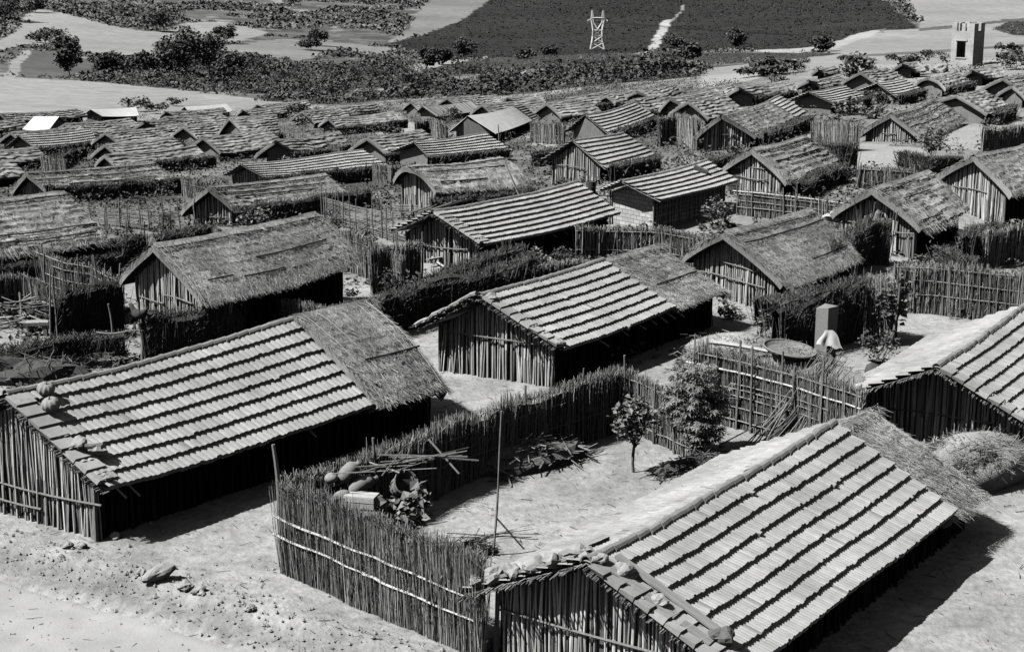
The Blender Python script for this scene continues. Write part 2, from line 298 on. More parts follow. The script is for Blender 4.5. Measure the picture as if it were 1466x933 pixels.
# ------------------------------------------------------------------ huts
class Roof:
    def __init__(s,t,seed):
        s.x,s.y,s.z,s.az,s.ln,s.drop,s.ez,s.tilt=t[:8];c=t[8:]
        s.R0=(c[0],-c[1]);s.R1=(c[2],-c[3]);s.L0=(c[4],c[5]);s.L1=(c[6],c[7]);s.seed=seed;s.sag=.012*s.ln;s.droop=0.;s.wl=1.;s.wav=.09
        s.bulge=.0
        s.rz=math.radians(90-s.az);s.loc=(s.x,s.y,s.z);s.D=math.hypot(s.x,s.y)
    def w(s,side):return .5*(abs(s.R0[1])+abs(s.R1[1])) if side<0 else .5*(s.L0[1]+s.L1[1])
    def P(s,u,v,side,off=0.):
        u,v=np.broadcast_arrays(np.asarray(u,float),np.asarray(v,float))
        E0,E1=(s.R0,s.R1) if side<0 else (s.L0,s.L1)
        ex=E0[0]+(E1[0]-E0[0])*u;ey=E0[1]+(E1[1]-E0[1])*u
        x=u*s.ln*(1-v)+ex*v;y=ey*v
        z=s.ez+s.drop*(1-v)+s.tilt*u-s.sag*np.sin(np.clip(u,0,1)*math.pi)*(1-.4*v)
        z=z+s.wav*1.3*vn(u*s.ln/(2.6+(1-s.wl)),v*.9*side+7.5,s.seed)+s.wav*s.wl*.3*vn(u*s.ln/1.1,v*1.5*side+9.5,s.seed+1)*v
        z=z+s.bulge*np.sin(np.clip(v,0,1)*math.pi)
        w=s.w(side);k=math.hypot(w,s.drop)
        z=z-s.droop*np.clip((v-.8)/.2,0,1.2)**2
        p=np.stack([x,y,z],-1);o=np.asarray(off,float)
        f=np.clip(v*8,0,1);p[...,1]+=o*side*s.drop/k*f;p[...,2]+=o*(w/k*f+1-f)
        return p
    def sl(s,side):return math.hypot(s.w(side),s.drop)
def tiles(mb,r,side,u0,u1,pitch,expo,off=0.,lift=.11,arc=.035,vmax=1.):
    rows=max(3,int(round(r.sl(side)*vmax/expo)));L=(u1-u0)*r.ln;nt=max(3,int(L/pitch))
    ph=np.array([.1,.22,.5,.78,.9]);hh=np.array([0,.75,1,.75,0])*arc
    for k in range(rows):
        U=(u0+(u1-u0)*((np.arange(nt)[:,None]+ph[None])/nt))
        v0=np.full((nt,1),max(0,(k-.12)/rows*vmax));jv=R_.normal(0,.0035,(nt,1))
        v1=(k+1)/rows*vmax+jv
        jl=R_.normal(0,.004,(nt,1));du=R_.normal(0,.06,(nt,1))*(u1-u0)/nt
        sl_=R_.random((nt,1))<.0025;jl=np.where(sl_,jl+.03,jl);v1=np.where(sl_,v1+.02,v1)
        A=r.P(U,v0+0*U,side,off+hh[None]+.005);B=r.P(U+du,v1+0*U,side,off+hh[None]*1.1+lift+jl);C=r.P(U+du,v1+.002+0*U,side,off-.02+0*U)
        T=np.clip(R_.normal(.5,.28,(nt,1)),0,1);T=np.where(R_.random((nt,1))<.006,-.8,T);T=np.repeat(T,5,1)
        P=np.stack([A.reshape(-1,3),B.reshape(-1,3),C.reshape(-1,3)],1);TT=np.stack([T.ravel()]*3,1)
        grid(mb,P,TT,flip=(side<0) is False)
def ridge_tiles(mb,r,u0,u1,step=.46,rad=.13):
    n=max(2,int((u1-u0)*r.ln/step));th=np.linspace(-.15,math.pi+.15,7)
    for k in range(n):
        a=r.P(u0+(u1-u0)*k/n,0.,-1,.02);b=r.P(u0+(u1-u0)*(k+1.06)/n,0.,-1,.02)
        a=a+[0,R_.normal(0,.015),.0];b=b+[0,R_.normal(0,.015),.035]
        P=[]
        for q,rr in((a,rad*1.12),(a+(b-a)*.12,rad*1.12),(a+(b-a)*.14,rad*.95),(b,rad*.86)):
            P.append(np.stack([np.full(7,q[0]),q[1]+np.cos(th)*rr,q[2]-.05+np.sin(th)*rr*1.05],-1))
        P=np.array(P);c=P[0].mean(0)
        grid(mb,P,R_.random()*.7+.15)
        P2=np.stack([P[0],P[0]*.75+c*.25]);grid(mb,P2,.2,flip=True)
def thatch(mb,r,side,u0,u1,res,thick=.18,off=0.,rough=.05,course=.42,vmax=1.,step=.055,dome=0.,er=0.):
    L=(u1-u0)*r.ln;S=r.sl(side);nu=max(6,int(L/res));nv=max(6,int(S/min(res,.13)))
    u=np.linspace(u0,u1,nu)[:,None];v=np.linspace(0,vmax,nv)[None]
    X=u*r.ln;Y=v*S
    q=(Y/course+.6*fbm(X*.5,Y*.5,r.seed+5)+.5*vn(X*2.2,Y*2.2,r.seed+6))
    er_=er*np.clip((u-(u1-.8/r.ln))/(.8/r.ln),0,1.3)**2;off=off+dome*np.sin(math.pi*Y/S)**.8-er_
    d=off+step*(q%1.)*(.55+.9*(vn(X*.9,Y*1.2,r.seed+8)+.5))+rough*fbm(X*2.2,Y*2.2,r.seed)+rough*.6*vn(X*6,Y*5,r.seed+2)+.02*fbm(X*.6,Y*.8,r.seed+9)
    T=np.clip(.5+.5*fbm(X*1.1,Y*1.4,r.seed+3)+.35*vn(X*7,Y*2,r.seed+4),0,1)
    jag=.03*vn(X*5,0*X,r.seed+7)
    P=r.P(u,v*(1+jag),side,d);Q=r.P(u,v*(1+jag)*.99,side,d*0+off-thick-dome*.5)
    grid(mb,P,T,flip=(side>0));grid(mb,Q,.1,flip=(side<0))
    grid(mb,np.stack([P[:,-1],.5*(P[:,-1]+Q[:,-1])+[0,side*.012,0],Q[:,-1]],1),.35,flip=(side>0))
    for k in(0,-1):grid(mb,np.stack([P[k],Q[k]],1),.35,flip=(side>0)^(k==0)^True)
def blades(mb,r,side,u0,u1,dens,ln,wd,off=.04,vmax=1.,edge=True,dome=0.,er=0.):
    A=(u1-u0)*r.ln*r.sl(side)*vmax;n=int(A*dens)
    if n<4:return
    u=u0+(u1-u0)*R_.random(n);v=R_.random(n)**.9*vmax
    if edge:
        ne=int((u1-u0)*r.ln*dens*.5);u=np.concatenate([u,u0+(u1-u0)*R_.random(ne)]);v=np.concatenate([v,vmax*(.94+.08*R_.random(ne))])
        m=int(r.sl(side)*dens*.3)
        for ue in(u0,u1):u=np.concatenate([u,ue+R_.normal(0,.04/r.ln,m)]);v=np.concatenate([v,R_.random(m)*vmax])
    n=len(u);S=r.sl(side);l=ln*(.6+.8*R_.random(n));a=R_.normal(0,.55,n)
    dm=dome*np.sin(math.pi*np.clip(v,0,1))**.8-er*np.clip((u-(u1-.8/r.ln))/(.8/r.ln),0,1.3)**2;o0=off+dm+R_.random(n)*.05;o1=off+dm+.02+R_.random(n)*.07
    p0=r.P(u,v,side,o0);p1=r.P(u+np.sin(a)*l/r.ln,v+np.cos(a)*l/S,side,o1)
    d=nrm(p1-p0);k=R_.normal(0,.35,(n,1));up=np.zeros((n,3));up[:,1]=side*.4;up[:,2]=.9
    sd=nrm(np.cross(d,up))*(wd*(.6+.8*R_.random((n,1))))*.5;sd[:,2]+=k[:,0]*wd*.5
    V=np.stack([p0-sd,p0+sd,p1+sd*.5,p1-sd*.5],1).reshape(-1,3)
    F=np.arange(4*n).reshape(n,4)
    mb.add(V,F,np.repeat(np.clip(R_.normal(.5,.3,n),0,1),4))
def bind(r,parent,v,side,u0,u1,rad=.022,off=.12,name='binding_pole',dome=0.):
    off=off+dome*math.sin(math.pi*min(1,v))**.8
    u=np.linspace(u0,u1,16);p=r.P(u,v+.02*vn(u*6,u*0,r.seed+int(v*40)),side,off)
    tube(m:=MB(),p,rad,5,-.3);return m.build(name,M_DARKW,parent)
def rake_pole(r,parent,u,side,rad=.025,off=.12,v1=1.,v0=.0,dome=0.,mt=None):
    v=np.linspace(v0,v1,14);tube(m:=MB(),r.P(u+.008*vn(v*5,v*0,int(u*90))+0*v,v,side,off+dome*np.sin(math.pi*v)**.8),rad,5,.7);return m.build('binding_pole',mt or M_POLE,parent)
def wallset(r,root,lod,near_in=.52,wm=None,zb=-.6,rails=(),u1=1.,brick=False,vin=None,left=True):
    uf=near_in/r.ln;ub=u1-.3/r.ln
    vr=1-.58/r.w(-1) if vin is None else vin;vl=1-.5/r.w(1)
    th=.2
    def line(side,us,vs):return r.P(us,vs,side,-th)
    def mk(name,p,sp,rad,inner):
        # p: top points polyline (K,3) dense; build panel + sticks
        b=p.copy();b[:,2]=zb
        pm=MB();inn=np.asarray(inner)*.05
        grid(pm,np.stack([p+inn,b+inn],1),-.35 if sp else (-.15 if lod==2 else .3))  # backing behind sticks toned dark: shade of the gaps painted in
        o=None
        if sp:
            d=np.concatenate([[0],np.cumsum(np.linalg.norm(np.diff(p[:,:2],axis=0),axis=1))]);n=max(3,int(d[-1]/sp))
            s=np.linspace(0,d[-1],n)+R_.normal(0,sp*.15,n)
            top=np.stack([np.interp(s,d,p[:,k]) for k in range(3)],1);bot=top.copy();bot[:,2]=zb;bot[:,:2]+=R_.normal(0,.05,(n,2))
            top[:,2]-=np.abs(R_.normal(0,.05,n));top[:,:2]+=R_.normal(0,.02,(n,2))
            rr=rad*(.45+.85*R_.random(n));mid=(top+bot)/2+R_.normal(0,.03,(n,3))
            sm=MB();sticks(sm,bot,mid,rr*1.1,rr,6,cap=False);tn=None;sticks(sm,mid,top,rr,rr*.8,6)
            # merge sticks & panel in one wall mesh
            k=pm.n
            for V,T in zip(sm.v,sm.t):pm.v.append(V);pm.t.append(T)
            for F_ in sm.f:pm.f.append(F_+k)
            pm.n+=sm.n
        return pm.build(name,M_BRICK if (brick and name=='gable_wall') else (wm or (M_WALL if name=='gable_wall' else M_SIDE_SHADE)),root)
    sp,rad=((.082,.038),(.15,.055),(None,0))[lod]
    vv=np.linspace(vr,0,10);vw=np.linspace(0,vl,10)[1:]
    for nm,u,inn in(('gable_wall',uf,(1,0,0)),('gable_wall',ub,(-1,0,0))):
        p=np.concatenate([line(-1,u+0*vv,vv),line(1,u+0*vw,vw)])
        # keep the wall plane straight
        t=np.linspace(0,1,len(p));p[:,0]=p[0,0]+(p[-1,0]-p[0,0])*(p[:,1]-p[0,1])/(p[-1,1]-p[0,1])
        mk(nm,p,sp if (u==uf and not brick) else None,rad,inn)
        if u==uf:front=p
    uu=np.linspace(uf,ub,14)
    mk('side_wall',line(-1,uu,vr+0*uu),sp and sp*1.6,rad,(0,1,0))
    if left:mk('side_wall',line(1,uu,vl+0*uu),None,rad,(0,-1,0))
    if lod<2:
        for q in(front[0],front[-1]):
            pole(m:=MB(),[q[0]-.06,q[1],zb],[q[0]-.06,q[1],q[2]+.02],.07,.015);m.build('post',M_POLE,root)
    for h,a,b in rails:
        p0=front[0]+(front[-1]-front[0])*a;p1=front[0]+(front[-1]-front[0])*b
        pole(m:=MB(),[p0[0]-.11,p0[1],h],[p1[0]-.11,p1[1],h+R_.normal(0,.05)],.035,.012);m.build('rail',M_POLE,root)
    return front
def rafters(r,root,side,us,out=.25):
    for u in us:
        a=r.P(u,.8,side,-.2);b=r.P(u,1.0+out/r.sl(side)*(.6+R_.random()),side,-.2-.02)
        pole(m:=MB(),a,b,.04,.01,6,.8,4);m.build('rafter',M_POLE,root)
HROOT={};HR={}
def hut(k,label,roof='thatch',cat='hut',name=None,u1=1.,ext=None,wall=None,rails=(),raft=(),binds=(),pitch=.2,expo=.4,brick=False,bulge=0.,group=None,zb=None,rough=None,near_in=.52):
    t=HUTS[k];r=Roof(t,sum(map(ord,k))*7%97);D=r.D;HR[k]=r
    lod=0 if D<72 else 1 if D<135 else 2
    nm=name or ('thatched_hut' if roof=='thatch' else 'tiled_hut' if roof=='tile' else 'sheet_roofed_hut')
    root=thing(nm,label,cat,r.loc,r.rz,group);HROOT[k]=root
    if roof=='thatch':r.bulge=.07 if not bulge else bulge;r.droop=.10
    else:r.bulge=bulge;r.wav=.15 if k=='A' else .075;r.wl=.2
    res=(.10,.16,.28)[lod];sc=(1,1.5,2.2)[lod]
    def cover(kind,ua,ub,vmax=1.,xo=0.,dome=0.):
        if kind=='tile':
            m=MB();pt=pitch*(1,1,1.35)[lod]
            for s in(-1,1):tiles(m,r,s,ua,ub,pt,expo*(1,1,1.1)[lod],vmax=vmax,arc=.024 if k!='C' else .014,lift=.112*(1,1.08,1.3)[lod])
            # battens / underside
            for s in(-1,1):
                u=np.linspace(ua,ub,12)[:,None];v=np.linspace(0,.985,5)[None];grid(m,r.P(u,v,s,-.05+0*u*v),.1,flip=(s<0))
            o=m.build('tile_roof',M_TILE,root)
            m=MB();ridge_tiles(m,r,ua,ub,.46*(1,1.2,1.8)[lod]);m.build('ridge_cap',M_RIDGE,o)
        elif kind=='thatch':
            m=MB();th=(.22,.26,.26)[lod]
            for s in(-1,1):thatch(m,r,s,ua,ub,res,th,off=xo,dome=dome,er=.34 if ua>0 and lod==0 else 0.,rough=rough or .06,step=(.055,.085,.12)[lod],course=(.42,.45,.5)[lod])
            dens=(250,50,0)[lod]
            for s in(-1,1):blades(m,r,s,ua,ub,dens*(1 if s<0 else .7),.26*sc**.5,.013*sc,off=.04+xo,dome=dome,er=.34 if ua>0 and lod==0 else 0.)
            o=m.build('thatch_roof',M_THATCH,root,weld=lod==2)
            m=MB();n=max(8,int((ub-ua)*r.ln/res));u=np.linspace(ua,ub,n)[:,None];a=np.linspace(-1,1,9)[None]
            vv=np.abs(a)*.30/r.sl(-1)
            Pm=np.where((a<0)[...,None],r.P(u,vv,-1,xo+.10+.05*fbm(u*r.ln*2,a*2,r.seed)),r.P(u,vv,1,xo+.10+.05*fbm(u*r.ln*2,a*2,r.seed)))
            Pm[:,4,2]+=.03
            if ua>0 and lod==0:Pm[...,2]-=.34*np.clip((u-(ub-.8/r.ln))/(.8/r.ln),0,1.3)**2
            Pm[:,0,2]-=.14;Pm[:,-1,2]-=.14
            grid(m,Pm,np.clip(.6+.4*fbm(u*r.ln*1.5,a*2,r.seed+1),0,1),flip=True)
            if lod<2:
                for s in(-1,1):blades(m,r,s,ua,ub,dens*.9,.3*sc**.5,.016*sc,off=.10+xo,vmax=.25/r.sl(s),edge=False)
            cap=m.build('ridge_cap',M_STRAW,o)
            for b in binds:
                if ua<=b[1]<ub+.01:bind(r,o,b[0],-1,max(ua,b[1]),min(ub,b[2]),off=xo+(.13 if b[0]<.2 else .11),dome=dome,rad=.03)
        elif kind=='sheet':
            m=MB()
            r.wav=.03
            for s in(-1,1):
                u=np.linspace(ua,ub,14)[:,None];v=np.linspace(0,1,6)[None]
                A=r.P(u,v,s,.05+0*u*v);B=r.P(u,v,s,-.02+0*u*v);grid(m,A,.5,flip=(s>0));grid(m,B,.2,flip=(s<0))
                grid(m,np.stack([A[:,-1],B[:,-1]],1),.4,flip=(s>0));grid(m,np.stack([A[0],B[0]],1),.4,flip=(s<0));grid(m,np.stack([A[-1],B[-1]],1),.4,flip=(s>0))
            m.build('sheet_roof',M_SHEET,root,weld=True)
        elif kind=='plank':
            m=MB()
            for s in(-1,1):
                n=int((ub-ua)*r.ln/.38)
                for i in range(n):
                    a=ua+(ub-ua)*(i+.04)/n;b=ua+(ub-ua)*(i+.95)/n;j=R_.normal(0,.02);v=np.linspace(0,1+R_.normal(0,.02),4)[None];u=np.array([[a],[b]])
                    A=r.P(u,v,s,.06+j+0*u*v);grid(m,A,R_.random(),flip=(s>0));B=r.P(u,v,s,.0+j+0*u*v);grid(m,B,.3,flip=(s<0));grid(m,np.stack([A[:,-1],B[:,-1]],1),.3)
            m.build('board_roof',M_WOOD,root)
    cover(roof,0.,u1)
    ue=u1
    if ext:cover(ext[0],u1+.002,ext[1],xo=ext[2] if len(ext)>2 else 0.,dome=ext[3] if len(ext)>3 else 0.);ue=ext[1]
    wallset(r,root,lod,wm=wall,rails=rails,u1=ue,brick=brick,near_in=near_in,zb=zb if zb is not None else (-.5,-.8,-1.2)[lod])
    if raft:rafters(r,root,-1,raft)
    return r,root
def RW(k,u,v,side,off=0.):
    r=HR[k];p=r.P(np.array([u]),np.array([v]),side,off)[0];c,s=math.cos(r.rz),math.sin(r.rz)
    return np.array([r.x+p[0]*c-p[1]*s,r.y+p[0]*s+p[1]*c,r.z+p[2]])
def RD(k):
    r=HR[k];return r.rz
# ------------------------------------------------------------------ fences
def resample(P,sp):
    P=np.asarray(P);d=np.concatenate([[0],np.cumsum(np.linalg.norm(np.diff(P[:,:2],axis=0),axis=1))]);n=max(2,int(d[-1]/sp))
    s=np.linspace(0,d[-1],n+1);return np.stack([np.interp(s,d,P[:,k]) for k in range(P.shape[1])],1),d[-1]
def fence(px,h,label,style='reed',rails=(),posts=1.2,name='reed_fence',cat='fence',postup=.15,group=None,rr=.025,dens=1.,two=True):
    W=[]
    for q in px:
        p=G(q[0],q[1],h if np.isscalar(h) else h[len(W)]);W.append([p[0],p[1],h if np.isscalar(h) else h[len(W)]])
    W=np.array(W);o=np.array([W[0,0],W[0,1],tz(W[0,0],W[0,1])]);root=thing(name,label,cat,o,0,group)
    D=math.hypot(W[:,0].mean(),W[:,1].mean());px1=D/1600.
    P,L=resample(W,.35);zg=np.array([tz(a,b) for a,b,_ in P]);Q=np.stack([P[:,0]-o[0],P[:,1]-o[1],zg-o[2],P[:,2]],1)
    tn=nrm(np.gradient(Q[:,:2],axis=0));nm=np.stack([tn[:,1],-tn[:,0]],1)
    wob=.05*vn(np.arange(len(Q))*.7,0*np.arange(len(Q)),int(L*10))[:,None]
    Q[:,:2]+=nm*wob*2
    def along(s):
        s=np.asarray(s)*(len(Q)-1);i=np.clip(s.astype(int),0,len(Q)-2);f=(s-i)[:,None];return Q[i]*(1-f)+Q[i+1]*f,nm[i]
    if style in('reed','brush'):
        n=int(L*min(170,2.9/px1)*dens*(1 if style=='reed' else .5))+8;th=.05 if style=='reed' else .22
        m=MB()
        # backing: two jagged sheets
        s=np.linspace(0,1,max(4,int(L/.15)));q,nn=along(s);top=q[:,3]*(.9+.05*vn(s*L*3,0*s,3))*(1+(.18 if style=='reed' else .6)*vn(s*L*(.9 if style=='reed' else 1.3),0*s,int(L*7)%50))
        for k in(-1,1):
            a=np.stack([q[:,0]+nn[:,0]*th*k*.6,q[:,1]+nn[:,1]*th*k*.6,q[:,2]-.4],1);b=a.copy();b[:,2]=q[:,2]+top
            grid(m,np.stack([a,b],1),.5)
        if style=='brush':
            c=np.stack([q[:,0],q[:,1],q[:,2]+top+.12],1)
            for k in(-1,1):
                b=np.stack([q[:,0]+nn[:,0]*th*k*.6,q[:,1]+nn[:,1]*th*k*.6,q[:,2]+top],1);grid(m,np.stack([b,c],1),.5)
        pnl=m.build('reed_panel' if style=='reed' else 'brush_core',M_PANEL,root)
        m=MB();s=R_.random(n);q,nn=along(s);k=R_.choice([-1,1],n)*(th*.6+R_.random(n)*.05)
        hh=q[:,3]*(1.02+R_.normal(0,.045 if style=='reed' else .13,n))
        hh=hh*(1+(.18 if style=='reed' else .6)*vn(s*L*(.9 if style=='reed' else 1.3),0*s,int(L*7)%50))
        a=np.stack([q[:,0]+nn[:,0]*k,q[:,1]+nn[:,1]*k,q[:,2]-.15],1);l=R_.normal(0,.10 if style=='reed' else .25,(n,2))
        b=np.stack([a[:,0]+l[:,0],a[:,1]+l[:,1],q[:,2]+hh],1)
        r=max(.005,.33*px1)*(.6+.8*R_.random(n));tn_=np.clip(R_.normal(.5,.28,n),0,1)
        if D<62:
            md=a+(b-a)*(.4+.3*R_.random((n,1)))+R_.normal(0,.035,(n,3));sticks(m,a,md,r,r*.9,3,tn_,cap=False);sticks(m,md,b,r*.9,r*.6,3,tn_,cap=False)
        else:sticks(m,a,b,r,r*.7,3,tn_,cap=False)
        # feathery heads and stray stems
        n2=int(n*(1.8 if style=='reed' else 7));s=R_.random(n2);q,nn=along(s);z=q[:,2]+q[:,3]*(np.where(R_.random(n2)<.45,.97,.15+.85*R_.random(n2)))
        k=R_.choice([-1,1],n2)*(th*.7+.03)
        a=np.stack([q[:,0]+nn[:,0]*k,q[:,1]+nn[:,1]*k,z-.1],1);sd=.07 if style=='reed' else .13
        b=a+np.stack([R_.normal(0,sd,n2)+nn[:,0]*k*.5,R_.normal(0,sd,n2)+nn[:,1]*k*.5,.12+.16*R_.random(n2)],1)
        r=max(.005,.33*px1)*(.6+.8*R_.random(n2));sticks(m,a,b,r,r*.5,3,np.clip(R_.normal(.5,.3,n2),0,1),cap=False)
        if style=='brush':
            n3=int(n*1.5);s=R_.random(n3);q,nn=along(s);k=R_.choice([-1,1],n3)*(th+.03)*R_.random(n3)**.3
            leaves(m,np.stack([q[:,0]+nn[:,0]*k,q[:,1]+nn[:,1]*k,q[:,2]+q[:,3]*(.2+.9*R_.random(n3)**.6)],1),max(.09,px1*2.2))
        m.build('reed_stems' if style=='reed' else 'twigs',M_REED if style=='reed' else M_BRUSH,root)
    if style=='hstick':
        n=int(h/.085);
        m=MB()
        for i in range(n):
            z=.1+(h-.15)*i/n;s=np.linspace(R_.random()*.05,1-R_.random()*.08,9);q,nn=along(s);kk=.03*np.where(np.arange(9)%2,1,-1)[:,None]
            tube(m,np.concatenate([q[:,:2]+nn*kk,(q[:,2]+z+.05*vn(s*5,s*0,i))[:,None]],1),.022*(.7+.5*R_.random()),4,R_.random())
        m.build('woven_sticks',M_POLE,root)
    if posts:
        n=max(2,int(L/posts)+1);s=np.linspace(.01,.99,n)+R_.normal(0,.015,n);q,nn=along(np.clip(s,0,1))
        for i in range(n):
            sg=-1 if two else 1;off=nn[i]*.11*(1 if nn[i][1]<0 else -1)
            a=np.array([q[i,0]+off[0],q[i,1]+off[1],q[i,2]-.2]);b=a+[R_.normal(0,.06),R_.normal(0,.06),.2+q[i,3]+postup*R_.random()*1.6]
            pole(m:=MB(),a,b,.035+.02*R_.random(),.012);m.build('post',M_POLE,root)
    for rl in rails:
        z,s0,s1=rl[:3];rad=rl[3] if len(rl)>3 else rr
        s=np.linspace(s0,s1,12);q,nn=along(s);sg=np.where(nn[:,1:2]<0,1,-1)
        off=.09 if style!='brush' else .22
        dz=z*q[:,3]+.04*vn(s*4,s*0,int(z*77))+ (rl[4]*np.linspace(0,1,12) if len(rl)>4 else 0)
        tube(m:=MB(),np.concatenate([q[:,:2]+nn*sg*off,(q[:,2]+dz)[:,None]],1),np.linspace(rad,rad*.65,12),5,.85);m.build('rail',M_POLE if rad<.04 else M_PALE,root)
    return root
# ------------------------------------------------------------------ plants
def leaves(mb,C,size,flat=.5,tone=None):
    N=len(C);d=R_.normal(0,1,(N,3));d[:,2]*=flat;d=nrm(d);up=nrm(np.array([0,0,1.])+R_.normal(0,.45,(N,3)));s=nrm(np.cross(d,up));n=np.cross(s,d)
    sz=(size*(.55+.8*R_.random((N,1))))
    a=C-d*sz*.5;b=C+d*sz*.5-n*sz*.12;l=C+s*sz*.36+n*sz*.08;r=C-s*sz*.36+n*sz*.08
    V=np.stack([a,l,b,r],1).reshape(-1,3);i=np.arange(N)[:,None]*4
    F=np.concatenate([i+[0,1,2],i+[0,2,3]])
    mb.add(V,F,np.repeat(np.clip(R_.normal(.5,.28,N),0,1) if tone is None else tone,4))
def palmate(mb,C,size,k=8):
    for i in range(len(C)):
        up=nrm(np.array([0,0,1.])+R_.normal(0,.35,3));a=nrm(np.cross(up,R_.normal(0,1,3)));b=np.cross(up,a);s=size*(.6+.7*R_.random());tn=np.clip(R_.normal(.55,.25),0,1)
        th=np.arange(k)*2*math.pi/k;dr=np.cos(th)[:,None]*a+np.sin(th)[:,None]*b;sd=-np.sin(th)[:,None]*a+np.cos(th)[:,None]*b
        c=C[i];m=c+dr*s*.28+up*s*.05
        V=np.stack([np.broadcast_to(c,(k,3)),m+sd*s*.085,c+dr*s*.55-up*s*.12,m-sd*s*.085],1).reshape(-1,3)
        mb.add(V,np.arange(4*k).reshape(k,4),tn)
def plant(base,h,r,label,cat='shrub',name='shrub',kind='broad',n=260,leaf=.14,m=None,group=None,trunk=.3,crown=None,lobes=7,dens=1.):
    global R_
    keep=R_;R_=np.random.default_rng([ord(q) for q in label]+[int(abs(base[0])*10)])
    try:return plant_(base,h,r,label,cat,name,kind,n,leaf,m,group,trunk,lobes)
    finally:R_=keep
def plant_(base,h,r,label,cat,name,kind,n,leaf,m,group,trunk,lobes):
    base=np.asarray(base,float);root=thing(name,label,cat,base,R_.random()*6,group)
    D=math.hypot(base[0],base[1]);leaf=max(leaf,D/2400*2.4)
    if D>95:leaf=max(leaf,(.24 if D<420 else .15)*r);n=int(n*(1.6 if D<420 else 3.2))
    else:n=int(n*1.35);leaf*=1.15
    m=m or M_LEAFD
    cz=h*(trunk+(1-trunk)/2);rz=h*(1-trunk)/2
    w=MB();lob=[]
    for i in range(lobes):
        d=nrm(R_.normal(0,1,3));q=np.array([d[0]*r*.62,d[1]*r*.62,cz+d[2]*rz*.62]);lob.append((q,.36+.22*R_.random()))
    nb=lobes if D<120 else 3
    rt=max(.03,h*.022)
    if trunk>.12:
        pole(w,[0,0,-.2],[R_.normal(0,.04*h),R_.normal(0,.04*h),h*trunk*1.25],rt,.03)
        for q,_ in lob[:nb]:pole(w,[0,0,h*trunk*.8],q,rt*.5,.06,5,m=5)
        w.build('trunk',M_POLE,root)
    else:
        for q,_ in lob[:nb]:pole(w,[R_.normal(0,.06),R_.normal(0,.06),-.1],q,rt*.5,.05,5,m=5)
        w.build('stem',M_POLE,root)
    L=MB();C=[]
    for q,s in lob:
        k=int(n/lobes);d=nrm(R_.normal(0,1,(k,3)))*(R_.random((k,1))**.45);C.append(q+d*[r*s*1.05,r*s*1.05,rz*s*1.25])
    C=np.concatenate(C)
    C[:,2]=np.maximum(C[:,2],.08)
    (palmate if kind=='palm' else leaves)(L,C,leaf);L.build('crown' if trunk>.12 else 'foliage',m,root);return root
def heap(c,rx,ry,h,n,label,cat='brushwood',name='brushwood_pile',ln=1.2,rad=.015,m=None,rz=0.,core=True,spread=1.,group=None):
    c=np.asarray(c,float);root=thing(name,label,cat,c,rz,group);mm=MB()
    if core:blob(mm,(0,0,h*.15),(rx*.8,ry*.8,h*.7),int(rx*10),.3,8,14,.25)
    a=R_.random((n,2))*2-1;rr=np.minimum(1,np.linalg.norm(a,axis=1));p=np.stack([a[:,0]*rx*.8,a[:,1]*ry*.8,h*np.sqrt(np.maximum(0,1-rr**2))*(.5+.5*R_.random(n))+.03],1)
    d=R_.normal(0,1,(n,3));d[:,2]*=.25;d[:,0]*=spread;d=nrm(d)*ln*.5*(.4+.9*R_.random((n,1)))
    A=p-d;B=p+d;A[:,2]=np.maximum(A[:,2],.02);B[:,2]=np.maximum(B[:,2],.02)
    sticks(mm,A,B,rad*(.5+R_.random(n)),None,4);mm.build('branches',m or M_POLE,root);return root
def rock(c,r,label,m=None,cat='stone',name='stone',rz=0.,s=0,group=None,rough=.42):
    mm=MB();blob(mm,(0,0,0),r,s,rough,9,13);o=mm.build(name,m or M_ROCK,None,m is M_PUMP);o.location=[float(q) for q in c];o.rotation_euler=(R_.normal(0,.15),R_.normal(0,.15),rz);return tag(o,label,cat,group)
def lone_pole(a,b,r,label,cat='pole',name='wooden_pole',m=None,bend=.015):
    a=np.asarray(a,float);b=np.asarray(b,float);mm=MB();pole(mm,[0,0,-.05],b-a,r,bend,6,.6,9);o=mm.build(name,m or M_POLE);o.location=[float(q) for q in a];return tag(o,label,cat)
# ------------------------------------------------------------------ ground and hills
def inpoly(X,Y,poly):
    r=np.zeros(X.shape,bool);n=len(poly)
    for i in range(n):
        x0,y0=poly[i];x1,y1=poly[(i+1)%n]
        if y0==y1:continue
        c=((y0>Y)!=(y1>Y))&(X<(x1-x0)*(Y-y0)/(y1-y0)+x0);r^=c
    return r
def toimg(P):
    z=P[...,2]-HC;f=P[...,1]*CP-z*SP;f=np.where(f>1,f,1);return 733+FOC*P[...,0]/f,466.5-FOC*(P[...,1]*SP+z*CP)/f
def sheet(azs,Ds,dz=0.):
    P=np.zeros((len(azs),len(Ds),3))
    for i,a in enumerate(azs):
        s,c=math.sin(math.radians(a)),math.cos(math.radians(a))
        for j,D in enumerate(Ds):P[i,j]=(D*s,D*c,tz(D*s,D*c)+dz)
    return P
LIGHT=.37
azs=np.linspace(-38,38,300);Ds=np.exp(np.linspace(math.log(16),math.log(332),300))
P=sheet(azs,Ds)
X,Y=P[...,0],P[...,1]
P[...,2]+=(.10*fbm(X*.5,Y*.5,2)+.05*fbm(X*1.7,Y*1.7,5))*np.clip((90-np.hypot(X,Y))/40,.2,1)
T=LIGHT*(1+.35*fbm(X*.35,Y*.35,11)+.3*fbm(X*1.5,Y*1.5,4))
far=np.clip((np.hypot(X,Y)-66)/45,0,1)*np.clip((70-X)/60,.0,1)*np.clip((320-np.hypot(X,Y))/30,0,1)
T=T*(1-far*np.clip(.50+.5*fbm(X*.12,Y*.12,8),0,.75))
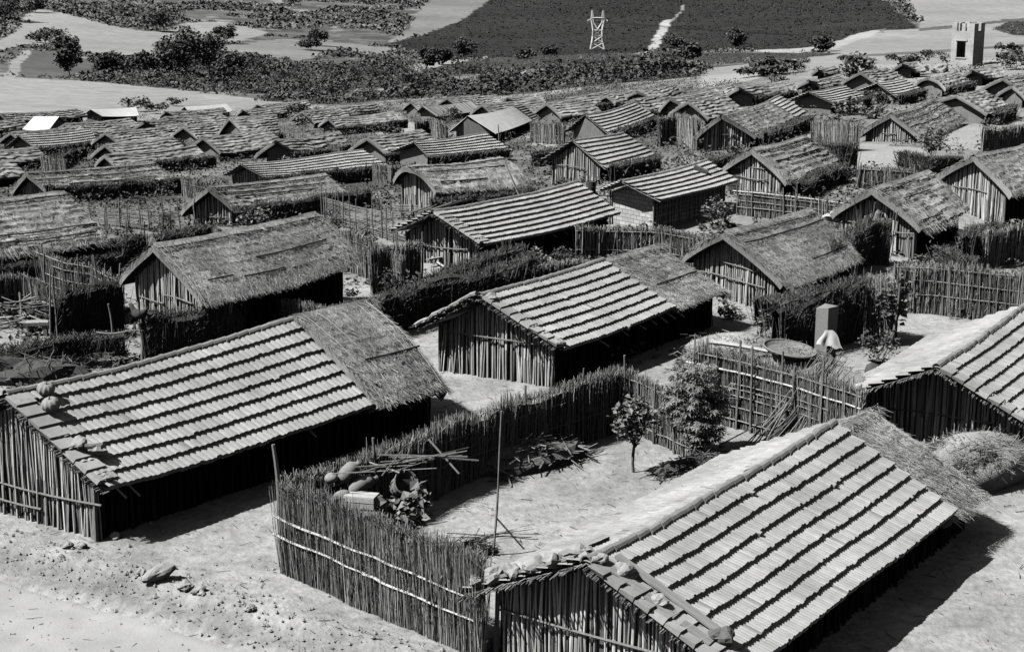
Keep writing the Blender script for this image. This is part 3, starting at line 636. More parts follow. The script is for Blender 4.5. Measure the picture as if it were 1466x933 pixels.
yards=[[(1220,205),(1330,212),(1330,240),(1220,238)],[(1352,180),(1412,182),(1410,215),(1350,212)],[(1135,172),(1170,172),(1170,205),(1100,205)],[(1260,325),(1300,330),(1300,390),(1240,385)],[(1320,255),(1480,300),(1480,330),(1330,330)],[(1030,420),(1120,425),(1110,470),(1030,470)],[(600,360),(690,362),(690,398),(600,398)],[(1000,66),(1500,50),(1500,92),(1150,100),(1000,128)],[(-90,100),(450,150),(450,156),(-90,152)],[(760,190),(800,185),(800,210),(760,210)],[(560,160),(600,180),(600,200),(540,200)]]
gU,gV=toimg(P)
ym=np.zeros(T.shape,bool)
for q in yards:ym|=inpoly(gU+6*fbm(X*.3,Y*.3,9),gV+3*fbm(X*.3,Y*.3,19),q)
T=np.where(ym,LIGHT*1.05*(1+.15*fbm(X*.5,Y*.5,14)),T)
# the sunken road in the foreground is swept pale
qr=Y-(39.4-(X+12.9)*.65)
T=np.where((qr<-.2)&(np.hypot(X,Y)<60)&(X<3),T*.0+.42*(1+.12*fbm(X*.8,Y*.8,3)),T)
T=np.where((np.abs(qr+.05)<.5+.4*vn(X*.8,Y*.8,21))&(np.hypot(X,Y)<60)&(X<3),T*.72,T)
M_GROUND=mat('bare_earth',.5,.34,3.2,.95,.05,7,2.0,.05)
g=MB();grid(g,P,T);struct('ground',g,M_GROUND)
# a dirt road laid as its own sheet on the sunken strip
us=np.linspace(-26,3,120);vs=np.linspace(-9,-.75,40)
RP=np.zeros((120,40,3))
for i,x in enumerate(us):
    for j,q in enumerate(vs):
        y=39.4-(x+12.9)*.65+q+.35*vn(x*.7,3.)*(j==39);RP[i,j]=(x,y,tz(x,y))
RP[...,2]+=.10*fbm(RP[...,0]*.5,RP[...,1]*.5,2)+.05*fbm(RP[...,0]*1.7,RP[...,1]*1.7,5)+.03
RP[:,-1,2]-=.07;RP[:,0,2]-=.07
M_ROAD=mat('dusty_road',.5,.10,1.6,.95,.012,14,2.0,.05)
g=MB();grid(g,RP,.43*(1+.10*fbm(RP[...,0]*.6,RP[...,1]*.6,5)));struct('dirt_road',g,M_ROAD)
# hills
azs=np.concatenate([np.linspace(-40,-19,30)[:-1],np.linspace(-19,19,430),np.linspace(19,40,30)[1:]]);Ds=np.concatenate([np.linspace(328,420,40)[:-1],np.exp(np.linspace(math.log(420),math.log(1500),230)),np.exp(np.linspace(math.log(1500),math.log(2700),14))[1:]])
HP=sheet(azs,Ds,-.03)
X,Y=HP[...,0],HP[...,1];DD=np.hypot(X,Y)
HP[...,2]+=(2.2*fbm(X*.006,Y*.006,3)+.8*fbm(X*.02,Y*.02,6))*np.clip((DD-420)/300,0,1)
U,V=toimg(HP);Uj=U+5*fbm(X*.05,Y*.05,1);Vj=V+2.2*fbm(X*.04,Y*.04,7)
T=.085*(1+.9*fbm(X*.03,Y*.03,2))+.10*(fbm(X*.06,Y*.05,9)>.28)
CLS=np.zeros(T.shape,int);T=T*1.5+.05*(vn(X*.15,Y*.15,44)>.1)
def paint(poly,val,var=.2,cls=1,fx=.02,streak=0.):
    m=inpoly(Uj,Vj,poly);t=val*(1+var*fbm(X*fx,Y*fx,cls+3)+.15*var*vn(X*.3,Y*.3,4))
    T[m]=t[m];CLS[m]=cls
paint([(-400,106),(0,110),(130,117),(260,128),(400,146),(470,152),(470,190),(-400,190)],.36,.22)
paint([(-300,80),(-60,75),(0,58),(20,45),(40,20),(55,12),(105,22),(170,40),(205,45),(250,42),(262,33),(320,30),(345,38),(387,47),(360,55),(310,62),(283,70),(242,64),(228,100),(165,92),(120,75),(80,68),(30,65),(0,72)],.33,.25)
paint([(22,10),(50,-5),(60,3),(30,14)],.33)
paint([(308,66),(350,61),(430,60),(500,62),(565,70),(545,82),(480,76),(440,84),(400,88),(375,82),(340,80)],.26,.3)
paint([(555,62),(585,40),(600,12),(620,-2),(628,-60),(720,-60),(700,0),(664,28),(622,46)],.24,.3)
paint([(580,96),(620,85),(668,84),(672,92),(645,104),(600,114),(570,106)],.34,.3)
paint([(735,104),(760,100),(805,99),(800,103),(745,108)],.4);paint([(830,101),(890,97),(888,100),(834,105)],.4)
paint([(25,72),(90,74),(140,90),(128,112),(60,112),(10,108),(20,90)],.13,.3,2)
paint([(8,112),(14,90),(34,72),(48,70),(30,92),(26,112)],.34)
paint([(958,128),(1005,98),(1100,88),(1180,78),(1200,66),(1260,44),(1318,40),(1262,-60),(1700,-60),(1700,140),(1460,140)],.33,.2)
paint([(1316,41),(1500,22),(1500,26),(1318,45)],.13,.3)
paint([(1205,80),(1500,62),(1500,66),(1210,83)],.16,.3)
paint([(548,64),(600,52),(664,28),(703,-2),(716,-60),(1236,-60),(1268,0),(1316,41),(1268,44),(1200,66),(1150,73),(1060,71),(930,74),(790,84),(640,86)],.042,.3,3)
paint([(640,92),(740,80),(930,75),(1210,77),(1150,84),(1010,93),(900,96),(760,99),(610,106),(600,100)],.075,.35,4)
paint([(1420,40),(1446,31),(1600,26),(1600,54),(1450,51)],.06,.25,4)
paint([(1058,73),(1140,71),(1180,66),(1230,48),(1268,41),(1255,49),(1195,70),(1142,77)],.42,.15)
paint([(905,78),(926,72),(934,62),(945,34),(958,27),(966,28),(955,42),(940,73),(915,77)],.46,.15)
paint([(964,28),(978,8),(981,8),(967,30)],.34)
M_HILL=mat('hill_soil',.5,.28,.22,.95,0,40,2.0,.05)
g=MB();grid(g,HP,np.clip(T,.02,.5));struct('hills',g,M_HILL)
# scattered scrub and vines that nobody could count
def scatter(label,name,mask,n,size,m,leafn=9,seed=1,cat='scrub',flat=.7,leaf=.6):
    ii=np.argwhere(mask)
    w=(DD[mask]);ii=ii[R_.choice(len(ii),n,p=w/w.sum())]
    b=HP[ii[:,0],ii[:,1]]+np.stack([R_.normal(0,1.5,n),R_.normal(0,2.5,n),0*R_.random(n)],1)
    s=size*(.5+R_.random(n)**2*1.4)*np.clip(np.hypot(b[:,0],b[:,1])/600,.7,2.)
    d=nrm(R_.normal(0,1,(n,leafn,3)));d[...,2]=np.abs(d[...,2])*flat
    C=(b[:,None]+d*s[:,None,None]*.7).reshape(-1,3)
    k=MB();N=len(C);sz=np.repeat(s,leafn)[:,None]*leaf
    dd=nrm(R_.normal(0,1,(N,3)));up=nrm(R_.normal(0,.6,(N,3))+[0,0,1]);sd=nrm(np.cross(dd,up));dd=np.cross(up,sd)
    V=np.stack([C-dd*sz*.5,C-sd*sz*.45,C+dd*sz*.5,C+sd*sz*.45],1).reshape(-1,3)
    k.add(V,np.arange(4*N).reshape(N,4),np.repeat(np.clip(np.repeat(R_.normal(.5,.3,n),leafn)+R_.normal(0,.15,N),0,1),4))
    o=k.build(name,m);tag(o,label,cat,None,'stuff')
vis=(U>-80)&(U<1550)&(V>-25)&(DD>332)
M_SCRUB=mat('scrub_leaf',.12,.3,.3,.9,0,40,1.3,.1)
M_VINE=mat('vine_leaf',.06,.3,.3,.9,0,40,1.2,.1)
BELT=[(-60,108),(8,112),(60,112),(150,112),(165,100),(222,84),(240,62),(330,95),(350,78),(440,86),(480,77),(545,84),(580,100),(600,112),(650,104),(760,102),(900,97),(1012,92),(1016,112),(985,132),(880,152),(600,185),(462,178),(455,155),(260,130),(130,118)]
belt=inpoly(Uj,Vj,BELT)
M_SCRUB2=mat('hill_scrub',.17,.3,.3,.9,0,40,1.3,.1)
scatter('dark scrub and small trees crowding the valley belt behind the huts','valley_scrub',vis&(CLS==0)&belt&(fbm(X*.03,Y*.03,31)>-.22),3200,3.0,M_SCRUB,44,leaf=.23)
scatter('fine scrub speckling the hillsides above the pale fields','hill_scrub',vis&(CLS==0)&~belt&(fbm(X*.012,Y*.012,77)+.4*fbm(X*.04,Y*.04,78)>-.17),11000,1.15,M_SCRUB2,7,leaf=.62)
scatter('rows of low dark vines on the slope around the pylon','vines',vis&(CLS==3)&(V<90),12000,.55,M_VINE,5,flat=.4,leaf=.7)
scatter('low vines in the lighter strip below the pylon','vines',vis&(CLS==4),3000,.6,M_SCRUB,5,flat=.4,leaf=.6)
# pebbles and clods along the road bank and in the yards
n=2000;x=R_.uniform(-17,1,n);q=np.where(R_.random(n)<.72,R_.normal(.5,.75,n),R_.uniform(-4,4.5,n));y=39.4-(x+12.9)*.65+q
mm=MB()
oct_=np.array([[1,0,0],[0,1,0],[-1,0,0],[0,-1,0],[0,0,.8],[0,0,-.8]],float);of=np.array([[0,1,4],[1,2,4],[2,3,4],[3,0,4],[1,0,5],[2,1,5],[3,2,5],[0,3,5]])
for i in range(n):
    s=.014+.045*R_.random()**4+ (.05*R_.random() if R_.random()<.04 else 0)
    mm.add(oct_*s*(.6+.8*R_.random((6,3)))+[x[i],y[i],tz(x[i],y[i])+.10*float(fbm(x[i]*.5,y[i]*.5,2))+.05*float(fbm(x[i]*1.7,y[i]*1.7,5))+.03],of,R_.random())
tag(mm.build('gravel',M_ROCK),'small stones and clods scattered along the bank of the dirt road','gravel',None,'stuff')

gU,gV=toimg(P);gD=np.hypot(P[...,0],P[...,1])
wm=(gD>58)&(gD<325)&(gU>-60)&(gU<1530)&(fbm(P[...,0]*.16,P[...,1]*.16,12)>-.14+np.clip((P[...,0]-15)/90,0,.25))
for q in yards:wm&=~inpoly(gU,gV,q)
ii=np.argwhere(wm);wt=gD[wm]**1.2;n=8000;ii=ii[R_.choice(len(ii),n,p=wt/wt.sum())]
b=P[ii[:,0],ii[:,1]]+np.stack([R_.normal(0,.5,n),R_.normal(0,.7,n),0*R_.random(n)],1)
k=16;s=(.25+.6*R_.random(n)**2)*np.clip(np.hypot(b[:,0],b[:,1])/110,.8,1.8);d=nrm(R_.normal(0,1,(n,k,3)));d[...,2]=np.abs(d[...,2])
mm=MB();leaves(mm,(b[:,None]+d*s[:,None,None]).reshape(-1,3),.23);tag(mm.build('weeds',M_LEAFD),'dry weeds and low undergrowth between the huts','weeds',None,'stuff')
# ------------------------------------------------------------------ the huts
hut('A','long tiled hut at lower left with a hairy thatched end and pumpkins on its roof','tile',near_in=.25,ext=('thatch',1.36,.04,.24),pitch=.21,expo=.5,rails=((.75,-.05,1.02),(.2,.35,1.02)),raft=(.05,.09,.75,1.08,1.16,1.24,1.3),binds=((.12,1.0,1.33),(.62,1.08,1.33),(.93,1.0,1.34)))
hut('B','tiled hut in the middle with stepped gable tiles and a thatched far end','tile',ext=('thatch',1.58,-.08),pitch=.17,expo=.43,rails=((1.15,.1,.95),),raft=(.35,.55,.7,.8,.88,.96,1.03),binds=((.1,1.0,1.57),(.6,1.1,1.5)))
hut('C','big tiled hut in the right foreground with stones along its gable edge','tile',ext=('thatch',1.24,-.32,.12),pitch=.115,expo=.45,rails=((1.0,.12,.98),),binds=((.1,1.0,1.23),))
hut('D','tiled hut cut by the right edge, pale left slope over a dark gable','tile',pitch=.15,expo=.42,rails=((.9,.2,.9),),near_in=1.1)
hut('E','tiled hut above the picture centre with rippled courses and a dark gable','tile',pitch=.18,expo=.40,rails=((.8,.1,.9),),raft=(.5,.58,.66,.74,.82))
hut('F','thatched hut left of centre with a long lit roof and a straw gable','thatch',binds=((.10,0,1),(.55,.45,.9),(.75,.1,.25),(.8,.3,.55)),rails=((1.0,.1,.55),(.75,.55,.95)))
hut('G','thatched hut right of centre with a pale pole gable and two cross rails','thatch',binds=((.12,0.03,1),(.27,.05,.98),(.8,.5,.95)),rails=((.75,.1,.97),(1.3,.2,.7)))
hut('H','shaggy thatched hut right of centre with a straw-topped gable, poles under its eave','thatch',binds=((.12,.02,.7),(.38,.2,.7),(.85,.1,.5)),rails=((.9,0,1),),rough=.09)
hut('I','thatched hut cut by the right edge, its deep gable opening dark','thatch',rails=((.9,.3,.9),),rough=.08)
hut('J','thatched hut with a dark doorway beside the block-walled hut','thatch',binds=((.15,0,1),(.5,.1,.9)),rails=((.95,.25,1.),(1.5,.2,.6)))
hut('K','neat thatched hut at upper right with a lit pole gable and centre post','thatch',rails=((1.2,.4,.7),),binds=((.12,0,1),(.35,0,1),(.6,0,1)))
hut('L','long thatched hut whose far end is patched with tiles','thatch',u1=.78,ext=('tile',1.0),rails=((1.2,.3,.9),))
hut('M','tiled hut with a wall of pale stone blocks','tile',pitch=.2,brick=True,wall=M_BRICK)
hut('N','small square tiled hut above the block-walled one, with a pale daub gable','tile',pitch=.2,rails=((.9,.3,.9),))
hut('O','tiled hut with a lit gable right of the white-roofed hut','tile',pitch=.2)
hut('P','hut with a plain white sheet roof and a tiled far end, upper centre','sheet',ext=('tile',1.2))
hut('Q','tiled hut directly below the white-roofed hut at upper centre','tile',pitch=.2,ext=('tile',1.18))
hut('R','low round-shouldered thatched hut with leaning bare poles in front','thatch',bulge=.3,binds=((.1,0,1),(.45,.05,.9),(.8,.1,.6)),rough=.08)
hut('S','thatched hut with a dark gable behind the lit tiled one, upper centre')
hut('S2','short thatched hut just right of the dark-gabled one at the far centre edge')
hut('T','small thatched hut behind the white-roofed hut, against the scrub')
hut('U','hut with a light board roof at the scrub edge, left of the white-roofed one','plank',name='board_roofed_hut',wall=M_WALL)
hut('V','low thatched hut along the scrub, only its roof showing behind the boards')
hut('W','large thatched hut with a wide dark eave at the scrub edge left of centre')
hut('X','thatched hut half hidden behind the wide-eaved one left of centre')
hut('Y','thatched hut at far left centre with a two-tone gable, half dark half lit')
hut('Z','thatched hut above the long white-striped tiled roof, left of centre')
hut('AA','long tiled hut with bright thin stripes and a leafy plant before it, left of centre','tile',ext=('tile',1.3))
hut('BB','thatched hut left of centre with a pole propped against its dark gable','thatch',binds=((.1,0,1),(.3,0,.9),(.45,.1,.8)),rails=((.8,.2,.9),))
hut('CC','broad thatched hut on the left whose black gable faces the edge','thatch',binds=((.08,0,1),(.35,0,1),(.6,.2,.9)))
hut('DD','long low thatched hut just behind the broad one on the left','thatch',binds=((.1,0,1),))
hut('EE','thatched hut cut by the left edge, pale battens along its lower roof','thatch',binds=((.1,0,1),(.72,0,1),(.85,0,.95)))
hut('FF','weathered tiled hut at far left with a bare-framed eave','tile',pitch=.22)
hut('GG','shed with a steep bright white sheet roof at far left','sheet','shed',name='shed')
hut('HH','far left hut with a long bright sheet roof under the pale field','sheet')
hut('II','distant sheet-roofed hut against the pale field, farthest of the white ones','sheet')
hut('LB','thatched hut at the left edge just above the black-gabled one')
hut('LC','thatched hut at the left edge touching the black gable of the broad hut')
hut('LD','thatched hut at the far left corner behind the steep white shed')
hut('LE','thatched hut with a small lit arched gable and a pale heap before it, far left')
hut('LF','distant thatched hut with a tiny black gable right of the long bright sheet roof')
hut('LG','distant thatched hut with a tiny gable behind the two-tone gabled one')
hut('LH','farthest small thatched hut at the tip of the pale field')
hut('LI','long flat thatched roof along the lower edge of the pale field, far left')
hut('MM','tiled hut in front of the reed panel at upper right, dark pole gable','tile',pitch=.2)
hut('NN','tiled hut right of the dark bush at upper right','tile',pitch=.2)
hut('NO','faded tiled hut just above the striped one right of the dark bush','tile',pitch=.2)
hut('OO','small steep thatched hut left of the stone tower')
hut('PP','tiny thatched hut at the far field edge, leftmost of those below the road')
hut('QQ','thatched hut behind the dark pole-gabled tiled hut at upper right')
hut('RR','round-backed thatched hut in front of the stone tower','thatch',bulge=.25)
hut('SS','thatched hut with a black gable just right of the tower foot')
hut('TT','thatched hut with ragged eaves behind the neat one at upper right')
hut('UU','thatched hut at the right edge with an arched reed gable, below the tower')
hut('VV','thatched hut with an open porch of poles, at the field edge right of centre')
hut('VW','small domed thatched hut at the field edge beside the open porch')
hut('WW','thatched hut with a tall gable behind the pale reed panel, upper right of centre')
hut('XX','low thatched hut at the edge of the scrub, right of the far centre')

def filler(i,px,py,ln,label,az=36,w=2.5,drop=1.4,roof='thatch',group=None,ez=1.1):
    p=G(px,py,ez+drop);z=tz(p[0],p[1]);a=math.radians(az);z1=tz(p[0]+math.sin(a)*ln,p[1]+math.cos(a)*ln)
    k='Z%d'%i;HUTS[k]=(p[0],p[1],z,az,ln,drop,ez,(z1-z)*.8,0,w,ln,w*1.03,.1,w,ln,w*.97);return hut(k,label,roof,group=group)
FL='thatched hut packed among the others in the crowded far left rows'
for i,(x,y,l) in enumerate(((150,190,11),(262,181,10),(92,178,11),(290,197,9),(15,190,10),(235,168,11))):filler(i,x,y,l*(.8+.5*R_.random()),FL,36+R_.normal(0,9),group='packed far left huts')
FC='low thatched hut among the roofs along the scrub edge at far centre'
for i,(x,y,l) in enumerate(((432,160,9),(690,150,10),(782,148,8),(640,141,9))):filler(20+i,x,y,l*(.8+.4*R_.random()),FC,38+R_.normal(0,8),group='scrub edge huts')
filler(40,525,197,8,'thatched hut between the wide-eaved roof and the tiled hut below the white one')
filler(41,150,208,9,'low thatched hut squeezed right of the weathered tiled roof')
filler(42,985,146,7,'thatched hut tucked behind the tall-gabled one and its reed panel',w=2.3)
filler(43,1232,104,7,'faint thatched hut behind the dark wide bush at upper right')
filler(44,1436,112,7,'thatched hut between the tower-foot gable and the arched reed gable')
filler(45,905,143,7,'thatched hut peeping over the ridge of the lit tiled hut',w=2.2)
# ------------------------------------------------------------------ fences
fence([(398,690),(530,737),(694,796)],2.3,'tall feathery reed fence facing the road at lower centre','reed',rails=((.62,-.02,.94,.041,-.12),(.42,-.03,.46,.041,-.05),(.38,.45,.97,.041,-.05)),posts=0,dens=1.5)
fence([(402,686),(520,655),(650,600),(760,565),(890,527)],2.0,'long shaded reed fence behind the yard with the fig tree','reed',posts=1.3,rails=((.75,.02,.98,.02),(.4,.02,.98,.02)),postup=.3)
fence([(893,531),(945,553),(1000,575)],1.8,'short railed reed fence running behind the fig tree','reed',posts=1.0,rails=((.93,0,1,.028),(.62,0,1,.028),(.2,0,1,.028)),postup=.1)
fence([(998,497),(1080,514),(1160,535),(1238,560)],2.3,'tall fence of reeds and many crossed poles beside the leaning stick bundle','reed',posts=.75,rails=((.93,0,1,.03),(.78,-.05,1,.05),(.62,.2,.8,.028),(.55,.15,.7,.028),(.45,.2,.75,.028),(.3,0,1,.028),(.12,0,1,.03)),postup=.5)
fence([(520,432),(600,408),(680,396),(760,366)],1.6,'dark brush hedge between the two tiled huts at the centre','brush',posts=0,name='brush_hedge',cat='hedge')
fence([(440,325),(500,335),(545,352),(575,368)],1.7,'reed fence meeting the far end of the thatched hut left of centre','reed',posts=2,rails=((.85,0,1,.022),(.6,.1,1,.022)))
fence([(530,358),(602,345)],1.9,'dark shaded reed fence left of the rippled tiled hut','reed',posts=1.2,rails=((.9,0,1.15,.02),),postup=.4)
fence([(765,384),(830,372),(900,384),(930,390)],1.2,'low dry reed fence behind the ridge of the stepped-gable hut','reed',posts=0)
fence([(824,325),(880,325),(940,327),(995,336),(1012,345)],1.5,'curved pale reed fence right of the rippled tiled hut','reed',posts=.9,rails=((.88,0,1,.03),(.3,0,1,.03)),dens=1.2)
fence([(1283,378),(1340,380),(1400,387),(1478,394)],2.0,'long pale reed fence with three rails at right','reed',posts=2.5,rails=((.95,0,.9,.03),(.7,.05,1,.03,-.1),(.4,.1,1,.03)),dens=1.2)
fence([(1235,395),(1262,400),(1287,408)],2.3,'short reed fence behind the tall leafy plant at right','reed',posts=1,rails=((.5,0,1),))
fence([(1057,273),(1110,278),(1160,283),(1215,291)],1.3,'low fence of loose rails before the hut with the doorway','reed',posts=.9,rails=((.98,-.05,1.1,.045),(.85,0,1,.03),(.6,0,1,.03),(.35,0,1,.03)),postup=.3,dens=.6)
fence([(1163,175),(1195,177),(1228,178)],1.9,'reed panel fence left of the neat thatched hut','reed',posts=1.3,rails=((.6,0,1,.02),),dens=1.3)
fence([(1163,203),(1195,207),(1228,205)],2.0,'dark brush screen right of the hut with the doorway','brush',posts=0,name='brush_hedge',cat='hedge')
fence([(942,170),(970,166),(1000,172)],2.4,'tall pale reed panel fence at upper right of centre','reed',posts=1.5,rails=((.9,0,1,.03),(.6,0,1,.03),(.25,0,1,.03)),dens=1.3)
fence([(760,177),(808,179)],1.9,'pale reed fence right of the white-roofed hut','reed',posts=1.5,rails=((.6,0,1,.025),),dens=1.2)
fence([(594,175),(615,171),(640,180)],1.9,'pale reed fence below the board-roofed hut','reed',posts=2,rails=((.6,0,1,.025),),dens=1.2)
fence([(1407,182),(1478,179)],1.7,'reed fence with stout posts at the right edge','reed',posts=1.5,rails=((.5,0,1,.03),))
fence([(203,452),(250,446),(300,440),(342,430)],1.9,'thick dark brush fence in front of the straw gable at left','brush',posts=0,name='brush_hedge',cat='hedge')
fence([(345,424),(400,431),(470,442),(512,432)],1.3,'low reed fence behind the ridge of the long tiled hut','reed',posts=2.5,rails=((.75,0,1),))
fence([(56,360),(90,374),(130,380),(175,402)],1.8,'rough fence of stakes and rails at left, below the edge hut','reed',posts=.8,rails=((.98,0,1,.03),(.8,.2,1,.025),(.55,.1,1,.03),(.3,0,.9,.025)),postup=.4,dens=.5)
fence([(75,426),(120,411),(172,405)],2.0,'dark brush screen with stakes at left, before the straw gable','brush',posts=1.1,postup=.5,name='brush_hedge',cat='hedge')
fence([(-30,505),(60,488),(120,480),(178,478)],1.1,'low heaped brush fence behind the pumpkin roof','brush',posts=0,name='brush_hedge',cat='hedge')
fence([(-20,398),(30,394),(70,410)],1.5,'reed fence at the left edge under the battened roof','reed',posts=1.5,rails=((.5,0,1,.03),))
fence([(462,279),(500,290),(550,300),(566,306)],1.5,'fence of woven horizontal sticks near the centre left','hstick',posts=1.3,postup=.4,name='stick_fence')
fence([(130,293),(180,297),(225,303),(258,299)],1.2,'open stake fence left of the propped pole gable','hstick',posts=.9,postup=.5,name='stick_fence')
fence([(228,338),(262,330),(300,322)],1.2,'dark brush hedge under the propped pole gable','brush',posts=0,name='brush_hedge',cat='hedge')
fence([(112,352),(160,346),(205,336)],1.3,'brush hedge between the edge hut and the straw-gabled hut','brush',posts=1.3,postup=.7,name='brush_hedge',cat='hedge')
fence([(310,213),(345,206),(374,201)],1.2,'dark brush hedge below the two-tone gable','brush',posts=0,name='brush_hedge',cat='hedge')
fence([(75,227),(100,216),(122,212)],1.3,'curved brush hedge by the weathered tiled hut','brush',posts=0,name='brush_hedge',cat='hedge')
fence([(402,178),(438,181)],1.6,'small stick fence right of the two-tone gabled hut','hstick',posts=1.2,name='stick_fence')
fence([(1229,239),(1268,241),(1310,244)],1.2,'post and rail reed fence in front of the neat hut yard','reed',posts=1.6,rails=((.9,0,1,.03),),postup=.4)
fence([(1184,352),(1212,334),(1245,316),(1276,318)],2.0,'tall dark brush screen by the shaggy thatched hut','brush',posts=0,name='brush_hedge',cat='hedge')
fence([(1384,338),(1402,324),(1440,320)],1.6,'brush hedge right of the poles under the shaggy eave','brush',posts=0,name='brush_hedge',cat='hedge')
fence([(1410,332),(1478,322)],1.7,'reed fence at the right edge above the long railed one','reed',posts=2)
fence([(1290,217),(1330,226),(1378,226)],1.0,'low dark hedge at the yard of the neat hut','brush',posts=0,name='brush_hedge',cat='hedge')
fence([(1112,430),(1150,418),(1200,408),(1234,398)],2.3,'shaggy brush fence below the pole gable with two rails','brush',posts=0,name='brush_hedge',cat='hedge')
fence([(762,218),(800,212),(832,204)],1.3,'dark brush hedge left of the pale daub gable','brush',posts=0,name='brush_hedge',cat='hedge')
fence([(1003,233),(1030,226),(1050,222)],1.2,'weedy brush hedge between the block-walled hut and the long patched one','brush',posts=0,name='brush_hedge',cat='hedge')
fence([(560,290),(610,292),(660,296)],.9,'row of short sawn slats by the low round-shouldered hut','hstick',posts=.8,name='stick_fence')
fence([(1345,352),(1370,368),(1400,372)],1.0,'low hedge of weeds in front of the shaggy thatched hut','brush',posts=0,name='brush_hedge',cat='hedge')
fence([(620,395),(680,372),(745,352)],1.0,'ragged weedy fence at the foot of the rippled tiled hut','brush',posts=2,name='brush_hedge',cat='hedge')
fence([(1085,432),(1105,425),(1120,430)],1.0,'bit of dark brush by the far thatched end of the stepped-gable hut','brush',posts=0,name='brush_hedge',cat='hedge')
# ------------------------------------------------------------------ shrubs and small trees inside the village
def sh(px,py,h,r,label,**k):return plant(G(px,py),h,r,label,**k)
sh(909,677,2.3,.72,'young fig tree with big pale leaves in the fenced yard',cat='tree',name='fig_tree',n=560,leaf=.155,m=M_LEAF,trunk=.42,lobes=11)
sh(998,652,2.9,1.1,'large castor bush with star-shaped leaves against the fence corner',name='castor_bush',kind='palm',n=760,leaf=.28,m=M_LEAF,trunk=.1,lobes=16)
sh(575,800,2.0,.75,'leafy plant beside the wooden crates behind the reed fence',name='potted_plant',cat='plant',n=170,leaf=.26,m=M_LEAF,trunk=.3)
sh(365,335,1.5,1.0,'round leafy shrub right of the propped pole gable',n=240,leaf=.18,m=M_LEAF,trunk=.1)
sh(1028,326,1.9,.9,'dark leafy shrub at the corner of the block-walled hut',n=260,leaf=.17,m=M_LEAF,trunk=.1)
sh(1275,490,2.6,.75,'tall leafy plant by the reed fence at right, behind the pale tiled slope',name='tall_plant',cat='plant',n=240,leaf=.25,m=M_LEAF,trunk=.12,lobes=9)
sh(1087,486,1.3,.4,'small upright plant on the yard edge above the crossed-pole fence',name='small_plant',cat='plant',n=90,leaf=.16,m=M_LEAF,trunk=.1)
sh(1120,490,.9,.6,'low spreading plant next to the winnowing tray',name='small_plant',cat='plant',n=110,leaf=.16,m=M_LEAF,trunk=.1)
sh(235,280,1.3,1.0,'dense shrub at the end of the broad left hut',n=220,leaf=.2,trunk=.1)
sh(770,400,1.4,.75,'leafy shrub peeping over the ridge of the stepped-gable hut',n=180,leaf=.17,m=M_LEAF,trunk=.1)
sh(560,425,1.3,.8,'weedy bush at the left end of the dark centre hedge',n=200,leaf=.14,trunk=.1)
sh(640,420,1.0,.9,'low weeds in the dark centre hedge behind the stepped-gable hut',n=200,leaf=.12,trunk=.1)
sh(408,250,1.6,.7,'leafy plant in front of the bright thin-striped tiles',name='small_plant',cat='plant',n=130,leaf=.2,m=M_LEAF,trunk=.1)
sh(1442,372,2.0,1.3,'large leafy bush at the right edge above the long reed fence',n=330,leaf=.2,m=M_LEAF,trunk=.1)
sh(1335,225,1.9,1.0,'bush at the near corner of the neat thatched hut',n=230,leaf=.22,m=M_LEAF,trunk=.1)
sh(1383,378,1.7,.6,'leafy plant below the poles of the shaggy eave',name='tall_plant',cat='plant',n=140,leaf=.2,m=M_LEAF,trunk=.1)
sh(1205,262,1.1,.9,'weeds and rubble heap beside the hut with the doorway',n=180,leaf=.16,trunk=.1)
sh(1228,118,3.4,2.6,'dark wide bush between the two striped huts at upper right',n=230,trunk=.1,group=None)
sh(1310,108,2.6,2.4,'dark round bush below the small steep hut by the tower',n=200,trunk=.1)
sh(985,262,1.0,.9,'weeds over the ridge of the block-walled hut',n=120,trunk=.1)
sh(118,213,1.6,1.4,'bush by the bare-framed eave of the weathered hut',n=120,trunk=.1)
sh(645,176,2.2,1.6,'dark leafy bush before the board-roofed hut',n=190,m=M_LEAF,trunk=.1)
sh(432,188,2.2,1.7,'leafy bush by the gable of the wide-eaved hut',n=190,m=M_LEAF,trunk=.1)
sh(425,172,2.8,2.0,'tall bush between the two-tone gable and the wide-eaved roof',n=170,trunk=.15)
sh(195,160,3.2,3.2,'dark bush at the right end of the long bright sheet roof',n=170,trunk=.1)
sh(225,163,2.4,2.6,'second dark bush right of the long bright sheet roof',n=150,trunk=.1)
sh(252,152,2.0,2.6,'small bush just left of the farthest white roof',n=110,trunk=.1)
sh(20,205,2.0,2.2,'dark bush left of the weathered tiled hut',n=150,trunk=.1)
sh(1018,212,1.7,1.3,'dark bush at the foot of the tall pale reed panel',n=170,trunk=.1)
sh(1060,226,1.0,1.1,'low weeds left of the hut with the doorway',n=130,trunk=.1)
sh(1105,108,2.6,4.5,'wide flat dark bush in the pale field right of centre',n=240,trunk=.05,lobes=12)
sh(1082,110,1.8,3.0,'smaller dark bush touching the wide flat one in the pale field',n=130,trunk=.05)
sh(968,108,3.4,4.2,'dark bush at the edge of the pale field, above the domed hut',n=210,trunk=.05)
sh(995,104,3.0,3.6,'dark bush right at the scrub end beside the pale field',n=190,trunk=.05)
sh(1148,92,1.3,2.2,'small dark mound bush on the pale field, leftmost of the line',n=90,trunk=.05)
sh(1216,90,1.6,3.2,'low dark bush in the middle of the pale field line',n=120,trunk=.05)
sh(1247,89,1.0,1.6,'tiny dark bush right of the low one in the field line',n=60,trunk=.05)
sh(1285,87,1.3,3.0,'long low dark bush before the distant road line',n=110,trunk=.05)
sh(1335,83,1.9,3.6,'dark clump of bush left of the stone tower',n=150,trunk=.05)
sh(1358,93,2.0,1.4,'pale dusty bush at the left foot of the tower',n=110,trunk=.05,m=M_LEAF)
